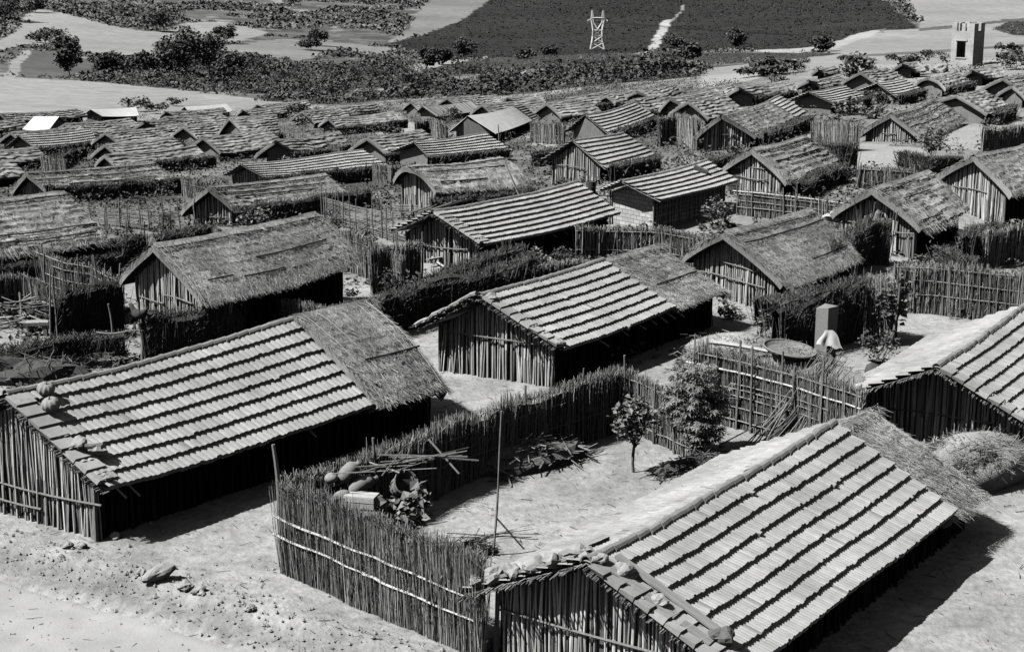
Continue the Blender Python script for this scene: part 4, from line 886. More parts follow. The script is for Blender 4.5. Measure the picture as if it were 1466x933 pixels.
sh(1443,88,2.4,2.4,'dark round bush right of the tower',n=150,trunk=.05)
sh(1455,100,2.6,2.2,'dark bush below the round one right of the tower',n=140,trunk=.05)
sh(1185,190,1.6,1.3,'weeds at the foot of the reed panel at upper right',n=150,trunk=.05)
sh(1215,165,1.7,1.6,'tangled brush between the striped hut and the neat hut',n=190,trunk=.05,m=M_LEAF)
sh(1250,170,1.5,1.4,'heap of dry brush behind the neat thatched hut',n=190,trunk=.05,m=M_LEAF)
sh(1050,152,1.5,1.5,'bush between the tall-gabled hut and the patched long one',n=130,trunk=.05)
sh(1110,128,2.,1.8,'bush right of the open porch of poles',n=130,trunk=.05)
sh(1250,150,1.6,1.6,'bush under the eave of the tiled hut by the dark bush',n=130,trunk=.05)
sh(1420,190,1.2,1.,'small bush in front of the ragged-eaved hut',n=130,trunk=.05)
sh(835,300,1.0,.8,'weeds at the gable of the block-walled hut',n=130,leaf=.14,trunk=.05)
sh(560,255,1.3,1.2,'tangle of branches at the left shoulder of the low round hut',n=190,leaf=.12,trunk=.05)
sh(525,245,1.3,1.0,'leafy plant at the far end of the thin-striped tiles',n=150,m=M_LEAF,trunk=.05)
# far trees
def tree(px,py,h,r,label,**k):return plant(G(px,py),h,r,label,cat='tree',name='tree',n=k.pop('n',300),trunk=k.pop('trunk',.18),leaf=k.pop('leaf',1.2),lobes=k.pop('lobes',10),**k)
tree(268,112,15,7,'tall dark tree at left, highest of the clump behind the pale field',n=420)
tree(245,108,11,5,'slim dark tree on the left side of the clump behind the pale field')
tree(300,112,13,7,'broad dark tree on the right side of the clump behind the pale field',n=380)
tree(330,118,9,6,'low dark tree trailing right from the clump behind the pale field')
tree(205,108,7,6,'dark bushy tree left of the tall clump')
tree(175,106,7,7,'wide dark tree between the grey field and the tall clump')
tree(150,106,6,5,'small dark tree at the right end of the grey field')
tree(100,108,9,4,'upright dark tree standing alone on the grey field')
tree(92,76,7,5,'dark tree on the upper edge of the grey field')
tree(64,63,7,9,'wide thin-crowned tree alone on the pale hillside',n=200)
tree(20,12,16,10,'large round dark tree at the top left corner',n=380)
tree(22,30,12,8,'dark round tree below the corner one at top left')
tree(50,18,9,7,'dark tree right of the two at the top left corner')
tree(8,28,10,8,'dark tree at the left edge near the top')
tree(235,44,12,11,'dark tree clump at the tip of the pale hillside',n=340)
tree(610,102,9,4.5,'round dark tree in the sandy clearing')
tree(664,85,9,5,'dark tree at the right tip of the sandy clearing')
tree(632,93,6,4,'small dark tree in the middle of the sandy clearing')
tree(750,86,4,5,'low dark tree in the vine strip left of the pylon')
tree(790,80,4,5,'low dark tree just left of the pylon foot')
tree(965,72,7,5,'dark tree right of the pale track in the vineyard')
tree(1054,71,8,4.5,'dark tree at the lower edge of the vineyard')
tree(1178,75,5,4,'small dark tree on the pale bank below the vineyard')
tree(455,65,8,5,'dark tree on the pale terrace left of centre')
tree(325,60,8,6,'dark tree on the edge of the pale hillside')
tree(985,92,6,4,'small dark tree over the strip of scrub at centre right')
tree(445,72,5,6,'low tree beside the one on the pale terrace')
# ------------------------------------------------------------------ stone tower and pylon
T0=G(1385,104);T0=at(1383,100,236.);T0[2]=tz(T0[0],T0[1])
tw=thing('stone_tower','pale roofless stone tower with a tall window and notched top','tower',T0,math.radians(-36))
W=3.1;TH=.35;HT=at(1385,34,236.)[2]-T0[2]
m=MB()
def wallx(m,y,openings,axis):
    # masonry built round real openings; openings=(x0,x1,z0,z1)
    xs=sorted({-W/2,W/2,*[o for q in openings for o in q[:2]]});zs=sorted({-1.,HT,*[o for q in openings for o in q[2:]]})
    for a,b in zip(xs[:-1],xs[1:]):
        for c,d in zip(zs[:-1],zs[1:]):
            mx,mz=(a+b)/2,(c+d)/2
            if any(q[0]<mx<q[1] and q[2]<mz<q[3] for q in openings):continue
            cc=(mx,y,mz) if axis=='x' else (y,mx,mz)
            box(m,cc,(b-a) if axis=='x' else TH,TH if axis=='x' else (b-a),d-c,tone=.5)
nt_=HT-.9
wallx(m,-W/2-TH/2,[(-.76,.47,HT-4.4,HT-2.2),(-.85,-.62,nt_,HT+.1),(-.45,-.2,nt_,HT+.1),(.3,.5,nt_,HT+.1)],'x')
wallx(m,W/2+TH/2,[(-.5,.5,nt_,HT+.1)],'x')
W2=W+2*TH
wallx(m,W/2-TH/2+.003,[(-.45,.45,nt_,HT+.1)],'y');wallx(m,-W/2+TH/2-.003,[(-.5,.4,nt_,HT+.1)],'y')
m.build('tower_wall',M_STONEW,tw)
m=MB();box(m,(-.14,-W/2-TH-.03,HT-2.1),1.6,.12,.2,tone=.6);m.build('lintel',M_STONEW,tw)
m=MB();box(m,(-.14,-W/2-TH-.03,HT-4.47),1.5,.12,.12,tone=.6);m.build('window_sill',M_STONEW,tw)
rock(G(1345,104)+[0,0,.3],(1.1,.9,.7),'pale rubble block left of the tower foot')
PD=800.;pb=at(855,79,PD);pb[2]=tz(pb[0],pb[1]);H_=at(855,15,PD)[2]-pb[2]
pt=thing('power_pylon','pale lattice power pylon with two horns on the dark vineyard slope','pylon',pb,0)
s=H_/65.
def bar(m,a,b,r=.20):sticks(m,[a],[b],r*1.9,r*1.9,4,.5)
m=MB();lv=[(0,11.2,0),(11,9.2,0),(22,7.8,0),(32,7.4,0),(42,9.4,0)]
cor=[]
for z,hw,_ in lv:
    z*=s;hw*=s;cor.append([np.array([sx*hw,sy*hw*.55,z]) for sx,sy in((-1,-1),(1,-1),(1,1),(-1,1))])
for k in range(len(cor)-2):
    for i in range(4):
        j=(i+1)%4
        bar(m,cor[k][i],cor[k+1][i],.26);bar(m,cor[k][i],cor[k+1][j],.15);bar(m,cor[k][j],cor[k+1][i],.15);bar(m,cor[k+1][i],cor[k+1][j],.15)
m.build('lattice_body',M_STEEL,pt)
m=MB()
for sx in(-1,1):
    for sy in(-1,1):
        a=np.array([sx*7.4*s,sy*4.*s,32*s]);b=np.array([sx*10.5*s,sy*2*s,48*s]);bar(m,a,b,.24)
        bar(m,np.array([0,sy*4*s,33*s]),np.array([sx*7.4*s,sy*2*s,45*s]),.2);bar(m,np.array([sx*7.4*s,sy*2*s,45*s]),np.array([sx*7.4*s,sy*2*s,52*s]),.2)
        bar(m,b,np.array([sx*9*s,0,65*s]),.22);bar(m,np.array([sx*7.4*s,sy*2*s,48*s]),np.array([sx*9*s,0,65*s]),.2)
        bar(m,a,np.array([sx*7.4*s,sy*2*s,45*s]),.15)
m.build('pylon_horns',M_STEEL,pt)
m=MB()
for sy in(-1,1):
    bar(m,np.array([-17*s,0,47.5*s]),np.array([-9*s,sy*2*s,52*s]),.2);bar(m,np.array([17*s,0,47.5*s]),np.array([9*s,sy*2*s,52*s]),.2)
    bar(m,np.array([-17*s,0,47.5*s]),np.array([17*s,sy*.2,47.5*s]),.24);bar(m,np.array([-9*s,sy*2*s,52*s]),np.array([9*s,sy*2*s,52*s]),.22)
    for k in range(-4,4):bar(m,np.array([k*2.2*s,sy*2*s,52*s]),np.array([(k+1)*2.2*s,sy*2*s,47.5*s]),.12)
m.build('crossarm',M_STEEL,pt)
for k,xx in enumerate((-16,0,16)):
    t=np.linspace(0,1,24)[:,None];a=pb+[xx*s,0,46*s];b=a+np.array([330,-60,6.]);p=a+(b-a)*t;p[:,2]-=9*np.sin(t[:,0]*math.pi)
    mm=MB();tube(mm,p-a,.07,4,.2);o=mm.build('power_line',M_DARK);o.location=[float(q) for q in a]
    tag(o,('power line from the left arm of the pylon','power line from the middle of the pylon','power line from the right arm of the pylon')[k],'power line')
# ------------------------------------------------------------------ things on the foreground roofs
rock(RW('A',.03,.60,-1,.22),(.22,.2,.12),'flat pale stone holding down the gable tiles at lower left',None,s=3)
rock(RW('A',.055,.70,-1,.24),(.32,.22,.16),'long pale stone beside the flat one on the lower left roof',None,s=4,rz=.7)
rock(RW('A',.015,.93,-1,.16),(.13,.12,.09),'small stone at the bottom corner of the pumpkin roof',None,s=5)
ST=[(.012,.06,-1,.14,'round stone just below the ridge end of the big foreground roof'),(.03,.17,-1,.19,'largest pale stone on the gable edge of the big foreground roof'),(.022,.43,-1,.16,'pale stone halfway down the gable edge of the big foreground roof'),
    (.01,.25,1,.20,'stone nearest the ridge on the left rake of the big roof'),(.012,.42,1,.23,'pale block in the middle of the left rake of the big roof'),(.008,.58,1,.2,'grey stone on the left rake of the big roof'),(.012,.73,1,.26,'biggest stone on the left rake, above the eave corner'),(.01,.88,1,.18,'stone at the left eave corner of the big roof'),(.04,.12,1,.24,'boulder behind the ridge tile on the left slope of the big roof')]
for i,(u,v,sd,r,l) in enumerate(ST):rock(RW('C',u,v,sd,.16),(r*1.15,r,r*.75),l,None,s=10+i,rz=i)
rock(RW('C',.045,.79,-1,.2),(.24,.19,.17),'dark lump of rock low on the gable edge of the big roof',M_ROCKD,s=31)
def pumpkin(c,r,label,rz=0.):
    mm=MB();th=np.linspace(0,math.pi,13);ph=np.linspace(0,2*math.pi,41);k=(1-.13*np.abs(np.cos(ph*5))**3)[None]*(np.sin(th)[:,None]*.98+.02)
    z=np.cos(th)*(1-.25*np.exp(-(np.sin(th)/.35)**2));P=np.stack([r*k*np.cos(ph)*(1+.05*np.cos(ph)),r*k*np.sin(ph),np.broadcast_to((r*.78*z)[:,None],k.shape)],-1);P[:,-1]=P[:,0];grid(mm,P,np.clip(.5+.8*vn(ph*3,0*ph)[None]+0*k,0,1))
    o=thing('pumpkin',label,'pumpkin',c,rz);o.rotation_euler=(.25,-.2,rz);mm.build('rind',M_PUMP,o,True);mm=MB();tube(mm,[[0,0,r*.5],[.01,0,r*.72],[.04,.01,r*.9]],[.03,.02,.022],6,.2);mm.build('stalk',M_POLE,o);return o
def plank(a,b,wd,th,label,name='wooden_plank',m=None):
    a=np.asarray(a);b=np.asarray(b);d=b-a;L=np.linalg.norm(d);rz=math.atan2(d[1],d[0]);pit=-math.asin(d[2]/L)
    mm=MB();n=10;P=np.zeros((n,4,3));x=np.linspace(-L/2,L/2,n);e=R_.normal(0,.008,(n,2))
    for i in range(n):P[i]=[[x[i],-wd/2+e[i,0],-th/2],[x[i],wd/2+e[i,1],-th/2],[x[i],wd/2+e[i,1],th/2],[x[i],-wd/2+e[i,0],th/2]]
    P=np.concatenate([P,P[:,:1]],1);grid(mm,P,.5);k=mm.n;mm.add(P[0,:4],[[0,1,2,3]],.4);mm.add(P[-1,:4],[[3,2,1,0]],.4)
    o=mm.build(name,m or M_WOOD);o.location=[float(q) for q in (a+b)/2];o.rotation_euler=(0,pit,rz);return tag(o,label,'plank')
pumpkin(RW('A',.055,.24,-1,.28),.25,'pale pumpkin on the tiled roof, the nearer of the two',.3)
pumpkin(RW('A',.085,.10,-1,.28),.24,'pale pumpkin on the tiled roof, tucked under the ridge',1.3)
plank(RW('C',.055,.08,-1,.17),RW('C',.06,.80,-1,.17),.22,.05,'long grey plank laid down the gable edge of the big foreground roof')
for i,(a,b,l) in enumerate(((.12,.34,'upper short board on the gable edge of the big roof'),(.36,.55,'middle short board on the gable edge of the big roof'),(.60,.78,'lower short board on the gable edge of the big roof'))):
    plank(RW('C',.015,a,-1,.12),RW('C',.02,b,-1,.12),.26,.05,l)
plank(RW('C',.02,.1,1,.13),RW('C',.015,.95,1,.13),.24,.06,'rough board along the left rake of the big roof')
plank(RW('C',.05,.3,1,.16),RW('C',.16,.20,1,.16),.2,.1,'thick weathered beam on the left slope of the big roof near the ridge')
# small white board hanging under the ridge end
q=RW('C',.035,0,-1,-.32);mm=MB();box(mm,(0,0,0),.04,.15,.34,tone=.5);o=mm.build('hanging_board',M_PALE);o.location=[float(v) for v in q];o.rotation_euler=(0,0,RD('C'));tag(o,'small pale board hanging under the ridge of the big foreground roof','board')
# gable edge courses of the huts that show them
def raketiles(k,n,side=-1):
    r=HR[k];m=MB()
    for i in range(n):
        v0=.05+.9*i/n;v1=.05+.9*(i+.92)/n;u=np.array([-.015,.045])[:,None];v=np.linspace(v0,v1,3)[None]
        A=r.P(u+R_.normal(0,.004),v,side,.10+.05*(v-v0)/(v1-v0)+0*u);B=r.P(u,v,side,.02+0*u*v)
        grid(m,A,R_.random());grid(m,np.stack([A[0],B[0]],1),.4);grid(m,np.stack([A[:,-1],B[:,-1]],1),.3)
    m.build('rake_tiles',M_TILE,HROOT[k])
    m=MB()
    for s in(-1,1):
        n2=int(r.sl(s)*26);v=R_.random(n2);a=r.P(.0+0*v,v,s,-.04-.07*R_.random(n2));b=a.copy();b[:,0]-=.1+.16*R_.random(n2);b[:,2]-=.05*R_.random(n2)
        a[:,0]+=.1;sticks(m,a,b,.018*(.6+.8*R_.random(n2)),None,4)
    m.build('rake_twigs',M_POLE,HROOT[k])
for k,n in(('A',8),('B',8),('C',9),('D',8),('E',9)):raketiles(k,n)
# straw roll along the left rake of hut B
r=HR['B'];m=MB();v=np.linspace(0,1,14);tube(m,r.P(-.02+0*v,v,1,.1)+R_.normal(0,.02,(14,3)),.075+.03*R_.random(14),7,.6);blades(m,r,1,-.03,.02,500,.3,.02,off=.08,edge=False);m.build('straw_roll',M_STRAW,HROOT['B'])
rock(RW('B',.02,.10,-1,.14),(.2,.18,.14),'pale lump at the ridge end of the stepped-gable hut',None,s=41)
rock(RW('B',.01,.92,-1,.12),(.2,.16,.12),'stone at the lower gable corner of the stepped-gable hut',None,s=42)
# rake poles on thatch
for k,sd in(('F',-1),('BB',-1),('CC',1)):rake_pole(HR[k],HROOT[k].children[0],.01,sd)
rake_pole(HR['F'],HROOT['F'].children[0],.99,-1)
for u in(1.04,1.10,1.27,1.315):rake_pole(HR['A'],[c for c in HROOT['A'].children if c.name.startswith('thatch')][0],u,-1,.017,.12,dome=.24,mt=M_STRAW)
for k,u,v,l in(('M',.78,.33,'dark block of wood lying on the striped roof of the block-walled hut'),):
    p=RW(k,u,v,-1,.2);mm=MB();box(mm,(0,0,0),.25,.8,.2,.3,.4);o=mm.build('wooden_block',M_ROCKD);o.location=[float(q) for q in p];o.rotation_euler=(.4,0,RD(k));tag(o,l,'block')
# doorway of hut J
r=HR['J'];m=MB();f=r.P(np.array([.5/r.ln]),np.array([.62]),1,0.)[0];box(m,(f[0]-.12,f[1],.62),.08,.75,1.3,tone=.3);box(m,(f[0]-.17,f[1],.3),.04,.6,.05);m.build('door',M_DARKW,HROOT['J'])
# ------------------------------------------------------------------ loose things
rock(G(152,755)+[0,0,.12],(.33,.27,.19),'rounded pale stone at the corner post of the long tiled hut',None,s=51)
rock(G(227,829)+[0,0,.16],(.42,.20,.17),'long flat stone lying on the road bank',None,s=52,rz=.6,rough=.2)
for i,(x,y,r,l) in enumerate(((265,842,.17,'pale stone just right of the long flat one on the bank'),(283,848,.14,'low stone between the bank stones, third from the long flat one'),(203,820,.13,'small pale stone left of the long flat one'),(96,782,.12,'dark-sided stone high on the bank at left'),(118,783,.11,'small stone second along the bank at left'),(358,873,.13,'stone low on the bank below the reed fence'),(290,850,.10,'tiny dark stone at the end of the bank row'),(700,925,.22,'rock at the foot of the pole gable in the foreground'),(735,925,.3,'large rock under the left eave of the foreground gable'),(165,770,.12,'stone behind the corner post on the bank'))):
    rock(G(x,y)+[0,0,r*.4],(r*1.3,r,r*.7),l,None,s=60+i,rz=i*.9)
lone_pole(G(705,797),at(718,588,np.hypot(*G(705,797)[:2])),.035,'thin bare pole standing upright in the fenced yard')
lone_pole(G(407,800),at(391,636,np.hypot(*G(407,800)[:2])),.07,'crooked post at the corner of the feathery reed fence')
a=G(174,758);lone_pole(a,a+[0,0,1.25],.09,'corner post under the lowest tiles of the long hut')
lone_pole(G(1307,618),at(1296,527,np.hypot(*G(1307,618)[:2])),.06,'bent pole standing before the dark gable at right',bend=.05)
lone_pole(G(757,306),at(722,232,np.hypot(*G(757,306)[:2])),.08,'thick pale leaning pole by the low round-shouldered hut',m=M_PALE)
lone_pole(G(676,300),at(674,243,np.hypot(*G(676,300)[:2])),.05,'thin dark pole in front of the low round-shouldered hut')
lone_pole(G(705,300),at(705,248,np.hypot(*G(705,300)[:2])),.06,'short dark pole left of the thick pale one')
lone_pole(G(715,212),at(713,178,np.hypot(*G(715,212)[:2])),.08,'dark pole before the eave of the white-roofed hut')
lone_pole(G(464,325),at(463,277,np.hypot(*G(464,325)[:2])),.06,'tall end stake of the woven stick fence')
lone_pole(G(553,330),at(535,254,np.hypot(*G(553,330)[:2])),.04,'long thin leaning pole above the woven stick fence')
lone_pole(G(275,325),at(279,283,np.hypot(*G(275,325)[:2])),.06,'pale bent pole propped against the dark gable',bend=.06)
lone_pole(G(1383,300),at(1434,284,np.hypot(*G(1383,300)[:2])),.05,'slanting prop by the hut at the right edge') if False else None
lone_pole(G(1440,310),at(1432,280,np.hypot(*G(1440,310)[:2])),.06,'curved prop standing alone in the yard at the right edge',bend=.08)
lone_pole(G(75,520),at(72,385,np.hypot(*G(75,520)[:2])),.04,'tall thin pole rising from the left brush heaps')
lone_pole(G(160,520),at(155,435,np.hypot(*G(160,520)[:2])),.05,'forked-looking stake at the end of the left brush')
lone_pole(G(292,440),at(290,393,np.hypot(*G(292,440)[:2])),.05,'short pole at the eave corner of the straw-gabled hut')
lone_pole(G(342,440),at(340,395,np.hypot(*G(342,440)[:2])),.04,'thin pole halfway along the eave of the straw-gabled hut')
# forked gate post with a hen
gp=G(205,525);post=thing('gate_post','forked gate post of three crooked limbs at the left yard entrance','post',gp,0)
top=at(199,462,np.hypot(*gp[:2]))-gp
m=MB();pole(m,[0,0,-.1],top,.08,.03);pole(m,[.25,0,-.1],top+[.35,0,.1],.07,.03);pole(m,[.1,.05,.4],top+[.75,.1,-.2],.05,.04);m.build('post_limbs',M_POLE,post)
m=MB();pole(m,top+[-1.6,.2,-.4],top+[.1,0,-.3],.04,.03);m.build('crossbar',M_POLE,post)
m=MB();hp=np.array([0,0,0.])
# one continuous bird: tail - body - neck - head - beak
pts=np.array([[-.30,0,.34],[-.22,0,.24],[-.12,0,.17],[0,0,.14],[.12,0,.17],[.18,0,.26],[.21,0,.34],[.26,0,.36],[.31,0,.345]])
tube(m,pts,[.015,.06,.10,.125,.10,.055,.05,.04,.008],8,.3)
hen=m.build('hen',M_DARKW,None,True);hen.location=[float(q) for q in gp+top+[0,0,.10]];hen.rotation_euler=(0,0,2.6);hen.scale=(1.5,1.5,1.5)
tag(hen,'dark hen perched on the forked gate post','hen')
m=MB();sticks(m,[[0,.03,-.04],[0,-.03,-.04]],[[0,.03,.06],[0,-.03,.06]],.012,.012,4,.5);m.build('leg',M_DARKW,hen)
m=MB();blob(m,(.22,0,.40),(.035,.012,.03),2,.2,5,8,.8);m.build('comb',M_SACK,hen)
# crates, sacks and basket behind the front fence
def crate(c,label,rz,sx=.78,sy=.45,sz=.30):
    r=thing('wooden_crate',label,'crate',c,rz)
    for s in(-1,1):
        m=MB()
        for k in range(2):box(m,(0,s*sy/2,.08+k*.15),sx,.018,.12,tone=R_.random())
        m.build('side_boards',M_PALE,r)
        m=MB();box(m,(s*(sx/2-.015),0,sz/2+.01),.025,sy-.03,sz-.02,tone=.4);m.build('end_board',M_PALE,r)
    m=MB();box(m,(0,-.115,sz+.0),sx,.205,.018,tone=.6);box(m,(0,.115,sz+.0),sx,.205,.018,tone=.7);m.build('lid',M_PALE,r)
    return r
cb=G(525,800);crate(cb+[.1,.02,.0],'bottom wooden crate of the stack, hidden behind the reed fence',-.1,.85);crate(cb+[.05,0,.33],'second crate from the bottom of the stack behind the reed fence',-.2)
cb=cb+[0,0,.64];crate(cb+[0,0,.02],'lowest of the three wooden crates that show above the reed fence',-.18,.85)
crate(cb+[-.03,0,.37],'middle wooden crate of the stack behind the reed fence',-.22);crate(cb+[-.1,.02,.72],'topmost wooden crate of the stack behind the reed fence',-.25)
def sack(a,b,r,label,tie=True):
    a=np.asarray(a,float);b=np.asarray(b,float);o=thing('sack',label,'sack',a,0);m=MB();t=np.linspace(0,1,11)[:,None];d=b-a
    p=d*t+np.array([0,0,.05])*np.sin(t*3.1);rr=r*np.array([.15,.7,.95,1,1.02,1,.97,.9,.65,.32,.5])*(1+R_.normal(0,.03,11));tube(m,p,rr,11,.5);m.build('sack_body',M_SACK,o,True)
    m=MB();tube(m,[d*.895+[0,0,.05*math.sin(.895*3.1)]+np.array([r*.36*math.cos(q),r*.36*math.sin(q),0]) for q in np.linspace(0,6.28,10)],.012,4,.2);m.build('tie',M_DARKW,o);return o
yd=np.hypot(*cb[:2])
sp=lambda x,y,dy=0:at(x,y,yd+dy)
sack(sp(487,690,.5),sp(515,662,.6),.20,'long stuffed sack leaning highest on the heap by the crates')
sack(sp(500,705,.3),sp(540,685,.8),.19,'dark stuffed sack lying across the middle of the heap')
sack(sp(478,715,.2),sp(505,708,.2),.14,'thin pale sack at the bottom of the heap by the crates')
q=sp(474,684,.4);mm=MB();blob(mm,(0,0,0),(.17,.17,.13),3,.06,10,14,.5);o=mm.build('gourd',M_PUMP,None,True);o.location=[float(v) for v in q];tag(o,'round pale gourd at the left end of the sack heap','gourd')
heap(G(500,795),.9,.6,1.3,60,'pile of sticks and boards under the sacks behind the reed fence',ln=1.0,rad=.025)
bk=thing('basket','tall woven basket tipped on its side above the leafy plant','basket',sp(565,700,.6),.5)
m=MB();lathe(m,[(0,-.02),(.12,-.02),(.16,.02),(.22,.2),(.28,.4),(.32,.6),(.34,.62),(.30,.6),(.2,.2),(.0,.03)],16,(0,0,0),.5,.03);m.build('basket_body',M_BASK,bk)
m=MB()
for z,r in((.1,.19),(.22,.23),(.34,.265),(.46,.295),(.58,.325)):tube(m,[[r*math.cos(t),r*math.sin(t),z] for t in np.linspace(0,6.28,18)],.014,4,.4)
m.build('hoop',M_BASK,bk);bk.rotation_euler=(1.0,.3,.5)
heap(sp(600,660,.8)-[0,0,.1],1.3,.25,.2,26,'long sticks laid across the top of the sack heap',ln=2.0,rad=.02,core=False,spread=4,rz=.5)
# firewood against the shaded fence
heap(G(765,668),2.2,.7,.8,150,'heap of firewood branches against the shaded yard fence',ln=1.2,rad=.024,rz=.6,spread=2.5)
heap(G(684,792),.5,.4,.35,90,'tangle of dry twigs at the inner end of the reed fence',ln=.6,rad=.01,m=M_BRUSH)
heap(G(1000,672),2.0,.4,.45,190,'line of dark twigs along the far eave of the big roof',ln=.6,rad=.014,m=M_BRUSH,rz=.6,spread=2)
# leaning bundle of sticks
q=G(1110,640);b=thing('stick_bundle','thick bundle of long sticks leaning on the crossed-pole fence','stick bundle',q,0);m=MB();n=80
tp=at(1190,525,np.hypot(*q[:2])+.7)-q
a=np.stack([R_.normal(0,.5,n),R_.normal(0,.2,n),0*np.zeros(n)],1);e=tp+np.stack([R_.normal(0,.32,n),R_.normal(0,.15,n),R_.normal(0,.28,n)],1);mid=(a+e)/2+R_.normal(0,.06,(n,3))
sticks(m,a,mid,.022,.019,5,cap=False);sticks(m,mid,e,.019,.01,5);m.build('sticks',M_POLE,b)
# thatched low shelter, tray, pale log, cloth and board
fa=G(1000,487,2.0);fb=G(1232,535,2.0);fd=(fb-fa)[:2];fl=float(np.hypot(*fd));q=(fa+fb)/2;q[1]+=1.1;q[2]=tz(q[0],q[1]);sd=thing('fodder_stack','long low stack of thatch heaped behind the crossed-pole fence','stack',q,math.atan2(fd[1],fd[0]));m=MB()
blob(m,(0,0,1.1),(fl*.5,1.0,1.0),5,.30,16,34,.4);m.build('stack_core',M_THATCH,sd,True)
m=MB();n=3600;d=nrm(R_.normal(0,1,(n,3)));d[:,2]=np.abs(d[:,2]);c=d*[fl*.51,1.05,1.04]*(1+.1*R_.normal(0,1,(n,1)))+[0,0,1.1];e=c+nrm(R_.normal(0,1,(n,3))*[1,1,.35])*.26;sticks(m,c,e,.011,.006,3,cap=False);m.build('straw',M_STRAW,sd)
tr=thing('winnowing_tray','wide shallow woven tray resting on the crossed-pole fence','tray',at(1130,503,np.hypot(*q[:2])-1.0),.2);tr.rotation_euler=(.10,.12,.2)
m=MB();lathe(m,[(0,-.06),(.35,-.05),(.68,0),(.80,.09),(.84,.11),(.83,.05),(.70,-.05),(.35,-.10),(0,-.11)],26,tone=.2);m.build('tray_bowl',M_BASK,tr)
m=MB();tube(m,[[.83*math.cos(t),.83*math.sin(t),.10] for t in np.linspace(0,6.283,28)],.03,5,.3);m.build('tray_rim',M_BASK,tr)
a=at(1014,487,np.hypot(*G(1014,487,2.2)[:2]));b=at(1100,503,np.hypot(*G(1100,503,2.1)[:2]));lone_pole(a,b,.085,'peeled pale log lying along the top of the crossed-pole fence',name='peeled_log',m=M_PALE)
cq=np.hypot(*q[:2])+1.0
mm=MB();p0=at(1183,453,cq);hb=p0[2]+.32-tz(p0[0],p0[1]);box(mm,(0,0,.37-hb/2),.62,.45,hb,.9,.5,jit=.02);o=mm.build('packing_box',M_BASK);o.location=[float(v) for v in p0-[0,0,.05]];tag(o,'tall grey packing box standing on end behind the white cloth','box')
m=MB();n=16;u=np.linspace(-1,1,n)[:,None];v=np.linspace(0,1,12)[None]
X=u*(.12+.33*v**.8)+.03*np.sin(v*6);Yv=-.30-.22*v+.045*np.cos(u*6+1)*v;Z=.06-.5*v-.10*u*v+.03*np.cos(u*8)*v
grid(m,np.stack([X+0*Yv,Yv+0*X,Z+0*X],-1),.5);o=m.build('white_cloth',M_CLOTH,None,True);o.location=[float(t) for t in at(1183,472,cq-.12)];o.rotation_euler=(0,0,.1);tag(o,'white cloth hung in folds over the packing box','cloth')
jq=at(1252,525,np.hypot(*G(1252,545)[:2]));jr=thing('clay_jar','dark domed clay jar behind the left slope of the edge hut','jar',G(1252,543));m=MB();lathe(m,[(0,0),(.2,0),(.33,.15),(.36,.3),(.30,.48),(.16,.58),(.14,.64),(.18,.68)],16,tone=.4);m.build('jar_body',M_DARKW,jr,True)
m=MB();t=np.linspace(0,math.pi,12);tube(m,np.stack([.5*np.cos(t),-.35+0*t,.35*np.sin(t)+.05],1),.055,6,.7);m.build('jar_hoop',M_PALE,jr)
# straw stacks and reed bundles
q=G(1395,690);sk=thing('straw_stack','rounded stack of straw between the big roof and the edge hut','straw stack',q,.3);m=MB();blob(m,(0,0,.55),(1.5,1.0,.75),8,.22,12,20,.5);m.build('stack_core',M_THATCH,sk,True)
m=MB();n=1800;d=nrm(R_.normal(0,1,(n,3)));d[:,2]=np.abs(d[:,2]);c=d*[1.55,1.05,.8]+[0,0,.53];e=c+nrm(R_.normal(0,1,(n,3))*[1.6,.7,.4])*.4;sticks(m,c,e,.010,.005,3,cap=False);m.build('straw',M_STRAW,sk)
q=G(1437,655);rl=thing('straw_roll','coiled roll of straw rope with its end showing a spiral','straw roll',q+[0,0,.42],.5);m=MB();
for k in range(5):
    t=np.linspace(0,10,60);rr=.06+.034*t;tube(m,np.stack([rr*np.cos(t),np.full(60,-.3+k*.15),rr*np.sin(t)],1),.05,6,R_.random())
m.build('straw_coil',M_STRAW,rl)
q=G(1400,505);bd=thing('reed_bundle','long bundle of cut reeds lying behind the pale tiled slope','reed bundle',q,.75);m=MB();n=420
a=np.stack([-2.6+R_.normal(0,.3,n),R_.normal(0,.45,n),np.abs(R_.normal(.2,.22,n))],1);e=np.stack([2.2+R_.normal(0,.4,n),a[:,1]+R_.normal(0,.12,n),a[:,2]+R_.normal(.25,.12,n)],1);sticks(m,a,e,.02,.012,4);m.build('reeds',M_STRAW,bd)
m=MB()
for x in(-1.4,.6):tube(m,[[x,.75*math.cos(t),.35+.55*math.sin(t)] for t in np.linspace(-.3,3.4,12)],.03,5,.2)
m.build('binding',M_POLE,bd)
# stick piles and troughs at left
heap(G(35,455,.3),2.0,.7,.7,70,'pile of long pale sticks at the left edge',ln=2.8,rad=.03,core=False,spread=3,rz=.2)
heap(G(50,545),2.6,.9,1.0,240,'heap of dry brush behind the pumpkins on the ridge',ln=1.0,rad=.014,m=M_BRUSH)
heap(G(130,520),1.8,.8,.8,170,'tangled heap of twigs and leaves right of the brush behind the pumpkins',ln=.8,rad=.014,m=M_POLE)
heap(G(-5,530),1.5,.9,.9,170,'pale straw heap at the left edge behind the long tiled hut',ln=.9,rad=.012,m=M_STRAW)
tq=G(55,480);tr=thing('stone_trough','small pale trough on two legs among the left stick piles','trough',tq+[0,0,.5]);m=MB();box(m,(0,0,0),.9,.45,.12,.1,.6,jit=.01);m.build('slab',M_ROCK,tr)
for s in(-1,1):
    m=MB();box(m,(s*.3,0,-.27),.14,.35,.40,.1,.4);m.build('leg',M_ROCK,tr)
